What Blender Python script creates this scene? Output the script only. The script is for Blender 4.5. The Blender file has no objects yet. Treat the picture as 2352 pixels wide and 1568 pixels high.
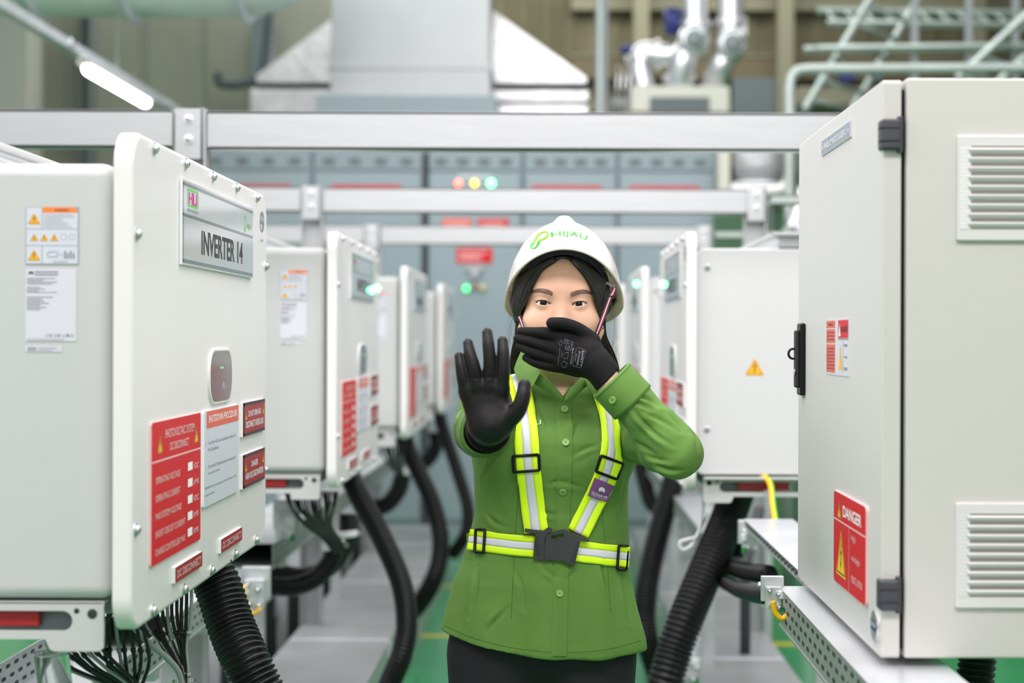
import bpy, bmesh, math, random
import numpy as np
from mathutils import Vector, Matrix, noise
from mathutils.bvhtree import BVHTree
random.seed(7)
C = bpy.context.scene.collection
# ------------------------------------------------------------------ camera
F = 3777.0; VX, VY = 1265.0, 775.0; CAMZ = 1.40; ROLL = -0.0035
cam = bpy.data.cameras.new('camera'); camo = bpy.data.objects.new('camera', cam); C.objects.link(camo)
camo.location = (0, 0, CAMZ); camo.rotation_euler = (math.pi/2, ROLL, 0)
cam.sensor_width = 36.0; cam.lens = F/2352*36.0
cam.shift_x = -(VX-1176)/2352; cam.shift_y = -(784-VY)/2352
cam.clip_start = 0.05; cam.clip_end = 100
cam.dof.use_dof = True; cam.dof.focus_distance = 2.90; cam.dof.aperture_fstop = 2.8
bpy.context.scene.camera = camo
# ------------------------------------------------------------------ light
sc = bpy.context.scene
sc.view_settings.view_transform = 'Standard'; sc.view_settings.look = 'None'
sc.view_settings.exposure = 0.0; sc.view_settings.gamma = 1.0; sc.view_settings.use_curve_mapping = False
w = bpy.data.worlds.new('world'); sc.world = w; w.use_nodes = True
bg = w.node_tree.nodes['Background']; bg.inputs[0].default_value = (1.0, 0.925, 0.99, 1); bg.inputs[1].default_value = 0.58
def area(name, loc, rot, sx, sy, power, col=(1, 1, 1)):
    l = bpy.data.lights.new(name, 'AREA'); l.shape = 'RECTANGLE'; l.size = sx; l.size_y = sy; l.energy = power; l.color = col
    o = bpy.data.objects.new(name, l); C.objects.link(o); o.location = loc; o.rotation_euler = rot
    return o
area('hall_lights_near', (0.0, -0.4, 4.6), (math.radians(40), 0, 0), 4.5, 0.8, 205, (1, 0.955, 0.955))
area('hall_lights_mid', (0.6, 4.6, 4.6), (0, 0, 0), 3.0, 3.0, 120, (1, 0.96, 0.99))
area('hall_lights_far', (0, 9.5, 5.2), (math.radians(8), 0, 0), 6, 4, 230, (0.98, 1, 1))
area('hall_lights_back', (-1, 14.5, 5.8), (math.radians(20), 0, 0), 8, 2, 330, (1, 0.99, 0.95))
area('added_fill_farther', (0.0, 2.4, 4.7), (math.radians(42), 0, 0), 4.5, 0.8, 130, (1, 0.955, 0.96))  # added fill to lift the inverter bodies farther down the aisle
area('hall_lights_behind_camera', (0.2, -2.6, 3.0), (math.radians(62), 0, 0), 4.0, 1.6, 40, (1, 0.94, 0.95))
area('added_fill_left', (-3.6, 4.0, 4.2), (0, math.radians(-42), 0), 1.2, 8.0, 255, (1, 0.95, 0.99))  # added fill to brighten the control panel door, no known fixture
area('added_fill_right', (3.8, 4.0, 4.2), (0, math.radians(42), 0), 1.2, 8.0, 140, (1, 0.95, 0.99))  # added fill for the left inverter covers, stands for no known lamp

# ------------------------------------------------------------------ pixel helpers (photo measurements -> metres)
def at(px, py, Y):
    """world point at distance Y that the photograph shows at (px, py)"""
    dx, dy = px-VX, VY-py
    c, s = math.cos(ROLL), math.sin(ROLL)
    return Vector(((dx*c + dy*s)*Y/F, Y, CAMZ + (dy*c - dx*s)*Y/F))
def Zp(py, Y): return CAMZ + (VY-py)*Y/F
def Xp(px, Y): return (px-VX)*Y/F

# ------------------------------------------------------------------ materials
MATS = {}
def mat(name, col=(0.8, 0.8, 0.8), rough=0.5, metal=0.0, spec=0.5, emit=None, es=1.0, sss=0.0,
        bump=0.0, bscale=200.0, stretch=None, var=0.0, vscale=5.0, coat=0.0, trans=0.0, sheen=0.0, ior=1.45, detail=3.0, vcol=None):
    if name in MATS: return MATS[name]
    m = bpy.data.materials.new(name); m.use_nodes = True; nt = m.node_tree; b = nt.nodes['Principled BSDF']
    b.inputs['Base Color'].default_value = (*col, 1); b.inputs['Roughness'].default_value = rough
    b.inputs['Metallic'].default_value = metal; b.inputs['Specular IOR Level'].default_value = spec
    b.inputs['IOR'].default_value = ior
    if coat: b.inputs['Coat Weight'].default_value = coat; b.inputs['Coat Roughness'].default_value = 0.08
    if trans: b.inputs['Transmission Weight'].default_value = trans
    if sheen: b.inputs['Sheen Weight'].default_value = sheen; b.inputs['Sheen Roughness'].default_value = 0.5
    if sss:
        b.inputs['Subsurface Weight'].default_value = sss; b.inputs['Subsurface Radius'].default_value = (1.0, 0.35, 0.2)
        b.inputs['Subsurface Scale'].default_value = 0.008
    if emit: b.inputs['Emission Color'].default_value = (*emit, 1); b.inputs['Emission Strength'].default_value = es
    if bump or var:
        tc = nt.nodes.new('ShaderNodeTexCoord'); mp = nt.nodes.new('ShaderNodeMapping')
        nt.links.new(tc.outputs['Object'], mp.inputs['Vector'])
        if stretch: mp.inputs['Scale'].default_value = stretch
    if bump:
        n = nt.nodes.new('ShaderNodeTexNoise'); n.inputs['Scale'].default_value = bscale; n.inputs['Detail'].default_value = detail
        nt.links.new(mp.outputs[0], n.inputs['Vector'])
        bp = nt.nodes.new('ShaderNodeBump'); bp.inputs['Strength'].default_value = bump; bp.inputs['Distance'].default_value = 0.004
        nt.links.new(n.outputs['Fac'], bp.inputs['Height']); nt.links.new(bp.outputs[0], b.inputs['Normal'])
    if var:
        n = nt.nodes.new('ShaderNodeTexNoise'); n.inputs['Scale'].default_value = vscale; n.inputs['Detail'].default_value = 4
        nt.links.new(mp.outputs[0], n.inputs['Vector'])
        r = nt.nodes.new('ShaderNodeValToRGB'); r.color_ramp.elements[0].position = 0.3; r.color_ramp.elements[1].position = 0.7
        c0 = tuple(max(0, c*(1-var)) for c in col); c1 = tuple(min(1, c*(1+var)) for c in col)
        if vcol: c1 = vcol
        r.color_ramp.elements[0].color = (*c0, 1); r.color_ramp.elements[1].color = (*c1, 1)
        nt.links.new(n.outputs['Fac'], r.inputs[0]); nt.links.new(r.outputs[0], b.inputs['Base Color'])
    MATS[name] = m; return m
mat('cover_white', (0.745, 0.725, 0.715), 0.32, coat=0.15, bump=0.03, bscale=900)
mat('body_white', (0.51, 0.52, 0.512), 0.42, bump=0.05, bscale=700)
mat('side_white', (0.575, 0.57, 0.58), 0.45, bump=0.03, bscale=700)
mat('panel_cream', (0.54, 0.53, 0.495), 0.42, bump=0.12, bscale=1100)
mat('door_grey', (0.60, 0.60, 0.59), 0.38, bump=0.12, bscale=1100)
mat('vent_grey', (0.62, 0.61, 0.595), 0.5)
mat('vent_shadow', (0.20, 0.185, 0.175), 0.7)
mat('alu', (0.44, 0.455, 0.46), 0.38, metal=0.55, bump=0.05, bscale=30, stretch=(1, 12, 12), var=0.04, vscale=6)
mat('steel', (0.60, 0.62, 0.63), 0.30, metal=0.9)
mat('chrome', (0.75, 0.75, 0.75), 0.18, metal=1.0)
mat('zinc', (0.62, 0.65, 0.66), 0.42, metal=0.6, bump=0.08, bscale=40, var=0.16, vscale=9)
mat('zinc_light', (0.72, 0.74, 0.78), 0.33, metal=0.6, bump=0.05, bscale=25, var=0.10, vscale=5)
mat('tray_grey', (0.34, 0.355, 0.36), 0.45, metal=0.35, bump=0.05, bscale=20, var=0.14, vscale=3)
mat('slot_dark', (0.03, 0.035, 0.035), 0.8)
mat('black_plastic', (0.008, 0.008, 0.009), 0.30, spec=0.26)
mat('black_matte', (0.02, 0.02, 0.022), 0.55)
mat('hinge_black', (0.05, 0.05, 0.06), 0.5)
mat('cable_black', (0.012, 0.012, 0.013), 0.34, spec=0.4)
mat('cable_grey', (0.30, 0.32, 0.32), 0.35)
mat('red', (0.60, 0.006, 0.014), 0.42, spec=0.3)
mat('red_dark', (0.34, 0.008, 0.012), 0.35, spec=0.4)
mat('red_orange', (0.72, 0.10, 0.05), 0.35)
mat('red_wine', (0.36, 0.02, 0.02), 0.3)
mat('orange', (0.90, 0.22, 0.04), 0.5)
mat('yellow', (0.90, 0.55, 0.01), 0.45)
mat('amber', (0.90, 0.45, 0.01), 0.45)
mat('ink', (0.03, 0.03, 0.035), 0.5)
mat('ink_soft', (0.22, 0.23, 0.26), 0.6)
mat('ink_faint', (0.42, 0.43, 0.47), 0.6)
mat('label_white', (0.62, 0.62, 0.68), 0.4)
mat('label_blue', (0.58, 0.60, 0.67), 0.4)
mat('frame_blue', (0.28, 0.32, 0.38), 0.5)
mat('sign_silver', (0.66, 0.68, 0.70), 0.10, metal=0.25, coat=0.6)
mat('sign_band', (0.12, 0.15, 0.18), 0.15, coat=0.5)
mat('acrylic', (0.80, 0.82, 0.83), 0.12, spec=0.8)
mat('white_print', (0.88, 0.88, 0.88), 0.45)
mat('pink_print', (0.80, 0.50, 0.50), 0.45)
mat('glass_dark', (0.05, 0.055, 0.065), 0.08, coat=0.6)
mat('magenta', (0.70, 0.05, 0.30), 0.4)
mat('green_print', (0.10, 0.62, 0.08), 0.4)
mat('lime_print', (0.19, 0.45, 0.012), 0.4)
mat('logo_green', (0.012, 0.32, 0.003), 0.35)
mat('led_green', (0.1, 0.8, 0.3), 0.4, emit=(0.10, 1.0, 0.30), es=14)
mat('led_green_soft', (0.1, 0.8, 0.3), 0.4, emit=(0.05, 1.0, 0.25), es=3)
mat('led_small', (0.1, 0.8, 0.3), 0.4, emit=(0.05, 1.0, 0.15), es=2.0)
mat('led_red', (1, 0.2, 0.15), 0.4, emit=(1.0, 0.16, 0.10), es=5)
mat('led_amber', (1, 0.7, 0.1), 0.4, emit=(1.0, 0.55, 0.05), es=5)
mat('led_off', (0.45, 0.12, 0.12), 0.3)
mat('lamp_yellow', (0.75, 0.66, 0.25), 0.4)
mat('tube_glow', (1, 1, 1), 0.4, emit=(1.0, 0.93, 0.82), es=16)
mat('floor_green', (0.025, 0.25, 0.085), 0.22, coat=0.25, var=0.10, vscale=2)
mat('line_yellow', (0.50, 0.42, 0.03), 0.4)
mat('gear_blue', (0.255, 0.32, 0.35), 0.45, var=0.04, vscale=2)
mat('gear_dark', (0.235, 0.29, 0.315), 0.5)
mat('gear_trim', (0.10, 0.125, 0.135), 0.5)
mat('duct_grey', (0.35, 0.36, 0.37), 0.42, metal=0.35, var=0.05, vscale=2)
mat('foil', (0.80, 0.79, 0.80), 0.38, metal=0.55, bump=1.0, bscale=14, var=0.14, vscale=7, detail=6)
mat('foil_green', (0.70, 0.75, 0.72), 0.4, metal=0.2, bump=0.7, bscale=7, var=0.12, vscale=3)
mat('wall_olive', (0.40, 0.41, 0.33), 0.7, var=0.10, vscale=1.2)
mat('wall_cream', (0.62, 0.62, 0.56), 0.6)
mat('wall_dark', (0.12, 0.11, 0.062), 0.75, var=0.25, vscale=1.5)
mat('girt_brown', (0.13, 0.105, 0.06), 0.7)
mat('girt_cream', (0.21, 0.20, 0.135), 0.7)
mat('roof_grey', (0.42, 0.44, 0.42), 0.8)
mat('dark_green', (0.035, 0.10, 0.045), 0.6)
mat('clear_plastic', (0.85, 0.9, 0.88), 0.08, trans=0.92, ior=1.25)
mat('galv_green', (0.36, 0.41, 0.385), 0.4, metal=0.4, var=0.12, vscale=4)
mat('column_grey', (0.22, 0.25, 0.25), 0.6)
mat('unit_cream', (0.58, 0.58, 0.50), 0.5)
mat('valve_blue', (0.02, 0.03, 0.16), 0.4)
mat('pipe_silver', (0.70, 0.71, 0.73), 0.28, metal=0.8, bump=0.25, bscale=18)
mat('earth_yellow', (0.85, 0.48, 0.01), 0.4)
mat('earth_green', (0.22, 0.55, 0.03), 0.4)
mat('cable_white', (0.72, 0.75, 0.74), 0.4)
def translucent(name, fac, col):
    m = MATS[name]; nt = m.node_tree; b = nt.nodes['Principled BSDF']; out = nt.nodes['Material Output']
    t = nt.nodes.new('ShaderNodeBsdfTranslucent'); t.inputs[0].default_value = (*col, 1); x = nt.nodes.new('ShaderNodeMixShader'); x.inputs[0].default_value = fac
    nt.links.new(b.outputs[0], x.inputs[1]); nt.links.new(t.outputs[0], x.inputs[2]); nt.links.new(x.outputs[0], out.inputs['Surface'])
# perforated sheet: a grid of dark holes
def dots_mat(name, base, hole, sx, sy, r, axes=('Y', 'Z'), stag=True):
    m = bpy.data.materials.new(name); m.use_nodes = True; nt = m.node_tree; b = nt.nodes['Principled BSDF']
    b.inputs['Roughness'].default_value = 0.45; b.inputs['Metallic'].default_value = 0.2
    N = nt.nodes.new; L = nt.links.new
    tc = N('ShaderNodeTexCoord'); sp = N('ShaderNodeSeparateXYZ'); L(tc.outputs['Object'], sp.inputs[0])
    def M(op, a, bv=None):
        n = N('ShaderNodeMath'); n.operation = op
        for i, v in enumerate((a, bv)):
            if v is None: continue
            if isinstance(v, (int, float)): n.inputs[i].default_value = v
            else: L(v, n.inputs[i])
        return n.outputs[0]
    u = M('DIVIDE', sp.outputs[axes[0]], sx); v = M('DIVIDE', sp.outputs[axes[1]], sy)
    row = M('FLOOR', v)
    if stag: u = M('ADD', u, M('MULTIPLY', row, 0.5))
    fu = M('SUBTRACT', M('FRACT', M('ADD', u, 1000.0)), 0.5); fv = M('SUBTRACT', M('FRACT', M('ADD', v, 1000.0)), 0.5)
    d = M('ADD', M('MULTIPLY', fu, fu), M('MULTIPLY', fv, fv))
    t = M('LESS_THAN', d, r*r)
    mx = N('ShaderNodeMix'); mx.data_type = 'RGBA'; L(t, mx.inputs[0]); mx.inputs[6].default_value = (*base, 1); mx.inputs[7].default_value = (*hole, 1)
    L(mx.outputs[2], b.inputs['Base Color']); MATS[name] = m; return m
dots_mat('mesh_side', (0.72, 0.75, 0.76), (0.38, 0.41, 0.43), 0.009, 0.008, 0.33, ('Y', 'Z'))
dots_mat('mesh_end', (0.70, 0.72, 0.73), (0.22, 0.24, 0.26), 0.009, 0.008, 0.36, ('X', 'Z'))
dots_mat('mesh_top', (0.72, 0.75, 0.76), (0.40, 0.43, 0.45), 0.009, 0.008, 0.33, ('X', 'Y'))
dots_mat('vent_mesh', (0.74, 0.74, 0.73), (0.60, 0.60, 0.59), 0.0045, 0.0055, 0.34, ('X', 'Z'))

# ------------------------------------------------------------------ mesh builder
TXT = {}
def text_geo(s, bold=0.0, shear=0.0):
    k = (s, bold, shear)
    if k not in TXT:
        c = bpy.data.curves.new('lettering', 'FONT'); c.body = s; c.offset = bold; c.shear = shear; c.resolution_u = 4; c.align_x = 'LEFT'
        o = bpy.data.objects.new('lettering', c); C.objects.link(o)
        dg = bpy.context.evaluated_depsgraph_get(); e = o.evaluated_get(dg); me = e.to_mesh()
        V = [(v.co.x, v.co.y) for v in me.vertices]; Fc = [tuple(p.vertices) for p in me.polygons]
        e.to_mesh_clear(); bpy.data.objects.remove(o); bpy.data.curves.remove(c)
        xs = [v[0] for v in V] or [0, 1]; ys = [v[1] for v in V] or [0, 1]
        TXT[k] = (V, Fc, min(xs), max(xs), min(ys), max(ys))
    return TXT[k]
class Frame:
    def __init__(s, o, u, v):
        s.o = Vector(o); s.u = Vector(u).normalized(); s.v = Vector(v).normalized(); s.n = s.u.cross(s.v)
    def p(s, a, b, c=0.0): return s.o + s.u*a + s.v*b + s.n*c
def rr2(x0, y0, x1, y1, r, k=6):
    r = max(1e-5, min(r, (x1-x0)/2-1e-6, (y1-y0)/2-1e-6)); P = []
    for cx, cy, a0 in ((x1-r, y0+r, -90), (x1-r, y1-r, 0), (x0+r, y1-r, 90), (x0+r, y0+r, 180)):
        for i in range(k+1):
            a = math.radians(a0 + 90*i/k); P.append((cx+r*math.cos(a), cy+r*math.sin(a)))
    return P
def catmull(P, n=8, closed=False):
    P = [Vector(p) for p in P]; out = []; m = len(P)
    rng = range(m if closed else m-1)
    for i in rng:
        if closed: p0, p1, p2, p3 = P[i-1], P[i], P[(i+1) % m], P[(i+2) % m]
        else:
            p1, p2 = P[i], P[i+1]; p0 = P[i-1] if i > 0 else p1*2-p2; p3 = P[i+2] if i+2 < m else p2*2-p1
        for j in range(n):
            t = j/n
            out.append(0.5*((2*p1)+(p2-p0)*t+(2*p0-5*p1+4*p2-p3)*t*t+(3*p1-p0-3*p2+p3)*t**3))
    if not closed: out.append(P[-1].copy())
    return out
def resample(P, step):
    P = [Vector(p) for p in P]; d = [0.0]
    for a, b in zip(P, P[1:]): d.append(d[-1]+(b-a).length)
    n = max(2, int(d[-1]/step)+1); out = []; j = 0
    for i in range(n):
        s = d[-1]*i/(n-1)
        while j < len(d)-2 and d[j+1] < s: j += 1
        t = (s-d[j])/max(1e-9, d[j+1]-d[j]); out.append(P[j].lerp(P[j+1], min(1, t)))
    return out
class MB:
    def __init__(s): s.wn = False; s.V = []; s.Fc = []; s.M = []; s.S = []; s.ms = []
    def mi(s, m):
        if m not in s.ms: s.ms.append(m)
        return s.ms.index(m)
    def add(s, V, Fc, m, smooth=False):
        b = len(s.V); s.V.extend([tuple(v) for v in V]); k = s.mi(m)
        for f in Fc: s.Fc.append(tuple(b+i for i in f)); s.M.append(k); s.S.append(smooth)
        return s
    def box(s, lo, hi, m, bev=0.0, seg=2):
        x0, y0, z0 = lo; x1, y1, z1 = hi
        if bev <= 0:
            V = [(x, y, z) for z in (z0, z1) for y in (y0, y1) for x in (x0, x1)]
            return s.add(V, [(0, 2, 3, 1), (4, 5, 7, 6), (0, 1, 5, 4), (2, 6, 7, 3), (0, 4, 6, 2), (1, 3, 7, 5)], m)
        bm = bmesh.new(); bmesh.ops.create_cube(bm, size=1)
        for v in bm.verts: v.co = Vector(((x0+x1)/2+v.co.x*(x1-x0), (y0+y1)/2+v.co.y*(y1-y0), (z0+z1)/2+v.co.z*(z1-z0)))
        bmesh.ops.bevel(bm, geom=bm.edges[:], offset=bev, segments=seg, profile=0.5, affect='EDGES')
        s.wn = True; return s.bm(bm, m, True)
    def bm(s, bm, m, smooth=False):
        bm.verts.ensure_lookup_table(); bm.verts.index_update(); bm.normal_update()
        s.add([v.co[:] for v in bm.verts], [tuple(v.index for v in f.verts) for f in bm.faces], m, smooth); bm.free(); return s
    def tube(s, P, r, m, seg=12, cap=True, smooth=True, flat=1.0, ref=None):
        P = [Vector(p) for p in P]; n = len(P); R = r if hasattr(r, '__len__') else [r]*n
        T = [(P[min(i+1, n-1)]-P[max(i-1, 0)]).normalized() for i in range(n)]
        a = Vector(ref) if ref is not None else (Vector((0, 0, 1)) if abs(T[0].z) < 0.9 else Vector((1, 0, 0)))
        N = (a-T[0]*a.dot(T[0])).normalized(); V = []
        for i in range(n):
            if ref is None: N = (N-T[i]*N.dot(T[i])).normalized()
            else: N = (a-T[i]*a.dot(T[i])).normalized()
            B = T[i].cross(N)
            for k in range(seg):
                q = 2*math.pi*k/seg; V.append(P[i]+(N*math.cos(q)*flat+B*math.sin(q))*R[i])
        Fc = [(i*seg+k, i*seg+(k+1) % seg, (i+1)*seg+(k+1) % seg, (i+1)*seg+k) for i in range(n-1) for k in range(seg)]
        if cap: Fc += [tuple(range(seg))[::-1], tuple((n-1)*seg+k for k in range(seg))]
        return s.add(V, Fc, m, smooth)
    def cyl(s, a, b, r, m, seg=20, r2=None): return s.tube([a, b], [r, r if r2 is None else r2], m, seg)
    def prism(s, fr, poly, d0, d1, m, side=None):
        n = len(poly); V = [fr.p(x, y, d0) for x, y in poly]+[fr.p(x, y, d1) for x, y in poly]
        s.add(V, [tuple(range(n))[::-1], tuple(range(n, 2*n))], m)
        return s.add(V, [(i, (i+1) % n, n+(i+1) % n, n+i) for i in range(n)], side or m)
    def poly(s, fr, poly, d, m): return s.add([fr.p(x, y, d) for x, y in poly], [tuple(range(len(poly)))], m)
    def rect(s, fr, x0, y0, x1, y1, d, m): return s.poly(fr, [(x0, y0), (x1, y0), (x1, y1), (x0, y1)], d, m)
    def ring(s, fr, P, Q, d, m):
        n = len(P); return s.add([fr.p(x, y, d) for x, y in P+Q], [(i, (i+1) % n, n+(i+1) % n, n+i) for i in range(n)], m)
    def outline(s, fr, x0, y0, x1, y1, t, d, m, r=0.0):
        if r: s.ring(fr, rr2(x0, y0, x1, y1, r), rr2(x0+t, y0+t, x1-t, y1-t, max(r-t, 1e-4)), d, m); return s
        s.rect(fr, x0, y0, x1, y0+t, d, m); s.rect(fr, x0, y1-t, x1, y1, d, m); s.rect(fr, x0, y0+t, x0+t, y1-t, d, m); return s.rect(fr, x1-t, y0+t, x1, y1-t, d, m)
    def slab(s, fr, x0, y0, x1, y1, r, d0, d1, fil, m, k=8, side=None):
        """rounded rectangle plate with filleted front edge"""
        loops = [(0, d0)]; q = 5
        for i in range(q+1):
            a = math.pi/2*i/q; loops.append((fil*(1-math.cos(a)), d1-fil+fil*math.sin(a)))
        s.wn = True; V = []; n = None
        for ins, d in loops:
            P = rr2(x0+ins, y0+ins, x1-ins, y1-ins, max(r-ins, 1e-3), k); n = len(P); V += [fr.p(a, b, d) for a, b in P]
        Fc = [(l*n+i, l*n+(i+1) % n, (l+1)*n+(i+1) % n, (l+1)*n+i) for l in range(len(loops)-1) for i in range(n)]
        s.add(V, Fc, side or m, True)
        s.add(V[:n], [tuple(range(n))[::-1]], m); return s.add(V[-n:], [tuple(range(n))], m)
    def text(s, fr, st, x0, y0, x1, y1, d, m, bold=0.0, shear=0.0):
        V, Fc, a0, a1, b0, b1 = text_geo(st, bold, shear)
        if not V: return s
        kx = (x1-x0)/(a1-a0); ky = (y1-y0)/max(1e-6, b1-b0)
        return s.add([fr.p(x0+(v[0]-a0)*kx, y0+(v[1]-b0)*ky, d) for v in V], Fc, m)
    def lines(s, fr, x0, y0, x1, y1, n, d, m, seed=1, fill=0.5, ragged=0.35):
        rn = random.Random(seed); h = (y1-y0)/n
        for i in range(n):
            yy = y1-(i+1)*h; x = x0; end = x1-(x1-x0)*rn.random()*ragged
            while x < end:
                wd = (x1-x0)*(0.03+0.09*rn.random()); s.rect(fr, x, yy+h*(1-fill)/2, min(x+wd, end), yy+h*(1+fill)/2, d, m); x += wd+(x1-x0)*0.012
        return s
    def hazard(s, fr, cx, cy, h, d, m='amber', ink='ink'):
        """upright warning triangle with a bolt"""
        w2 = h*0.58
        T = [(cx-w2, cy-h/2), (cx+w2, cy-h/2), (cx, cy+h/2)]
        def ins(k): return [(cx+(x-cx)*k, cy-h/6+(y-(cy-h/6))*k) for x, y in T]
        s.poly(fr, T, d, m); a, b = ins(0.86), ins(0.76)
        s.add([fr.p(x, y, d+0.0002) for x, y in a+b], [(0, 1, 4, 3), (1, 2, 5, 4), (2, 0, 3, 5)], ink)
        B = [(0.06, 0.26), (-0.10, -0.03), (0.0, -0.02), (-0.05, -0.22), (-0.10, -0.19), (0.0, -0.36), (0.07, -0.17), (0.02, -0.19), (0.10, 0.06), (0.0, 0.04), (0.11, 0.26)]
        return s.poly(fr, [(cx+x*h, cy+y*h) for x, y in B], d+0.0002, ink)
    def bolt(s, c, n, r, m='steel', h=0.5):
        """washer and hex / round head"""
        c = Vector(c); n = Vector(n).normalized()
        s.tube([c, c+n*r*0.25], r*1.35, m, 16, smooth=False)
        s.tube([c+n*r*0.25, c+n*r*(0.25+h*0.6), c+n*r*(0.25+h)], [r, r*0.92, r*0.45], m, 16)
        return s.tube([c+n*r*(0.25+h), c+n*r*(0.3+h)], r*0.35, 'ink', 6, smooth=False)
    def build(s, name, parent=None, xf=None):
        me = bpy.data.meshes.new(name); V = s.V
        if xf is not None: V = [tuple(xf @ Vector(v)) for v in V]
        me.from_pydata(V, [], s.Fc); 
        for m in s.ms: me.materials.append(MATS[m])
        me.polygons.foreach_set('material_index', s.M); me.polygons.foreach_set('use_smooth', s.S); me.update()
        o = bpy.data.objects.new(name, me); C.objects.link(o)
        if parent is not None: o.parent = parent
        if s.wn: k = o.modifiers.new('weighted_normal', 'WEIGHTED_NORMAL'); k.weight = 100; k.keep_sharp = False
        return o
def tag(o, label=None, cat=None, group=None, kind=None):
    if label: o['label'] = label
    if cat: o['category'] = cat
    if group: o['group'] = group
    if kind: o['kind'] = kind
    return o
def thing(name, label, cat, loc=(0, 0, 0), rz=0.0, group=None):
    o = bpy.data.objects.new(name, None); C.objects.link(o); o.location = loc; o.rotation_euler = (0, 0, rz); o.empty_display_size = 0.1
    return tag(o, label, cat, group)
def dup(o, parent=None):
    c = o.copy(); C.objects.link(c)
    if parent is not None: c.parent = parent
    for ch in list(o.children): dup(ch, c)
    return c
def hose_mb(P, r, period=0.011, m='black_plastic', seg=22, depth=0.10):
    Q = resample(catmull(P, 16), period/6); R = []
    for i in range(len(Q)):
        ph = (i % 6)/6; k = (1.0, 1.0, 0.97, 1-depth, 1-depth, 0.97)[i % 6]; R.append(r*k)
    mb = MB(); mb.tube(Q, R, m, seg); return mb

# ================================================================== the hall
def struct(o): o['kind'] = 'structure'; return o
b = MB(); b.box((-14, -4, -0.1), (14, 26, 0), 'floor_green'); struct(b.build('floor'))
b = MB(); b.box((-14, -4, 6.6), (14, 26, 6.7), 'roof_grey'); struct(b.build('ceiling'))
# back wall: corrugated olive cladding with girts
b = MB(); n = 240
for i in range(n):
    x0 = -14+28*i/n; x1 = -14+28*(i+1)/n; d = 0.03 if i % 2 else 0.0
    b.box((x0, 17.0-d, 0), (x1, 17.1, 6.6), 'wall_dark')
struct(b.build('wall_back'))
for k, (z, h, m) in enumerate(((2.35, 0.16, 'girt_brown'), (3.15, 0.20, 'girt_brown'), (3.72, 0.10, 'girt_cream'), (4.05, 0.22, 'girt_brown'), (4.75, 0.14, 'girt_cream'), (5.1, 0.2, 'girt_brown'))):
    b = MB(); b.box((0.2, 16.8, z), (14, 16.97, z+h), m); b.box((0.2, 16.78, z+h), (14, 16.97, z+h+0.02), 'girt_cream'); struct(b.build('trim_%d' % (k+1)))
for k, px in enumerate((1800, 1470, 2240)):
    b = MB(); x = Xp(px, 16.5); b.box((x-0.08, 16.4, 0), (x+0.08, 16.6, 6.6), 'girt_cream', 0.01); struct(b.build('trim_%d' % (k+7)))
# left inner wall: grey green insulated panels
b = MB(); xr = Xp(760, 14); x = -9.0
while x < xr-0.01:
    x2 = min(x+0.55, xr); b.box((x+0.006, 14.0, 0), (x2-0.006, 14.2, 6.6), 'wall_olive', 0.004); x = x2
b.box((-9.0, 14.02, 0), (xr, 14.18, 6.6), 'wall_olive'); struct(b.build('wall_left'))
b = MB(); b.box((Xp(-260, 13.2), 13.2, 0), (Xp(62, 13.2), 13.6, 6.6), 'wall_cream', 0.01); struct(b.build('trim_10'))
b = MB(); xx = Xp(178, 13.6)
b.box((xx, 13.6, 0), (xx+0.02, 13.8, 6.6), 'column_grey'); b.box((xx+0.08, 13.6, 0), (xx+0.10, 13.8, 6.6), 'column_grey'); b.box((xx+0.02, 13.69, 0), (xx+0.08, 13.71, 6.6), 'column_grey')
struct(b.build('trim_11'))
b = MB(); b.box((-0.04+Xp(1330, 12.4), 12.4, 0), (Xp(1330, 12.4)+0.02, 12.46, 6.6), 'column_grey')
# yellow floor lines
def line_thing(x0, y0, x1, y1, lab):
    b = MB(); b.box((x0, y0, 0.0), (x1, y1, 0.0015), 'line_yellow'); tag(b.build('floor_line'), lab, 'floor line')
line_thing(-0.62, 9.22, 0.40, 9.30, 'thin yellow line painted across the green aisle, farther one')
line_thing(-0.62, 7.68, 0.40, 7.74, 'thin yellow line painted across the green aisle, nearer one')
line_thing(0.95, 7.5, 2.6, 7.57, 'yellow floor line under the right hand cable tray')

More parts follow.
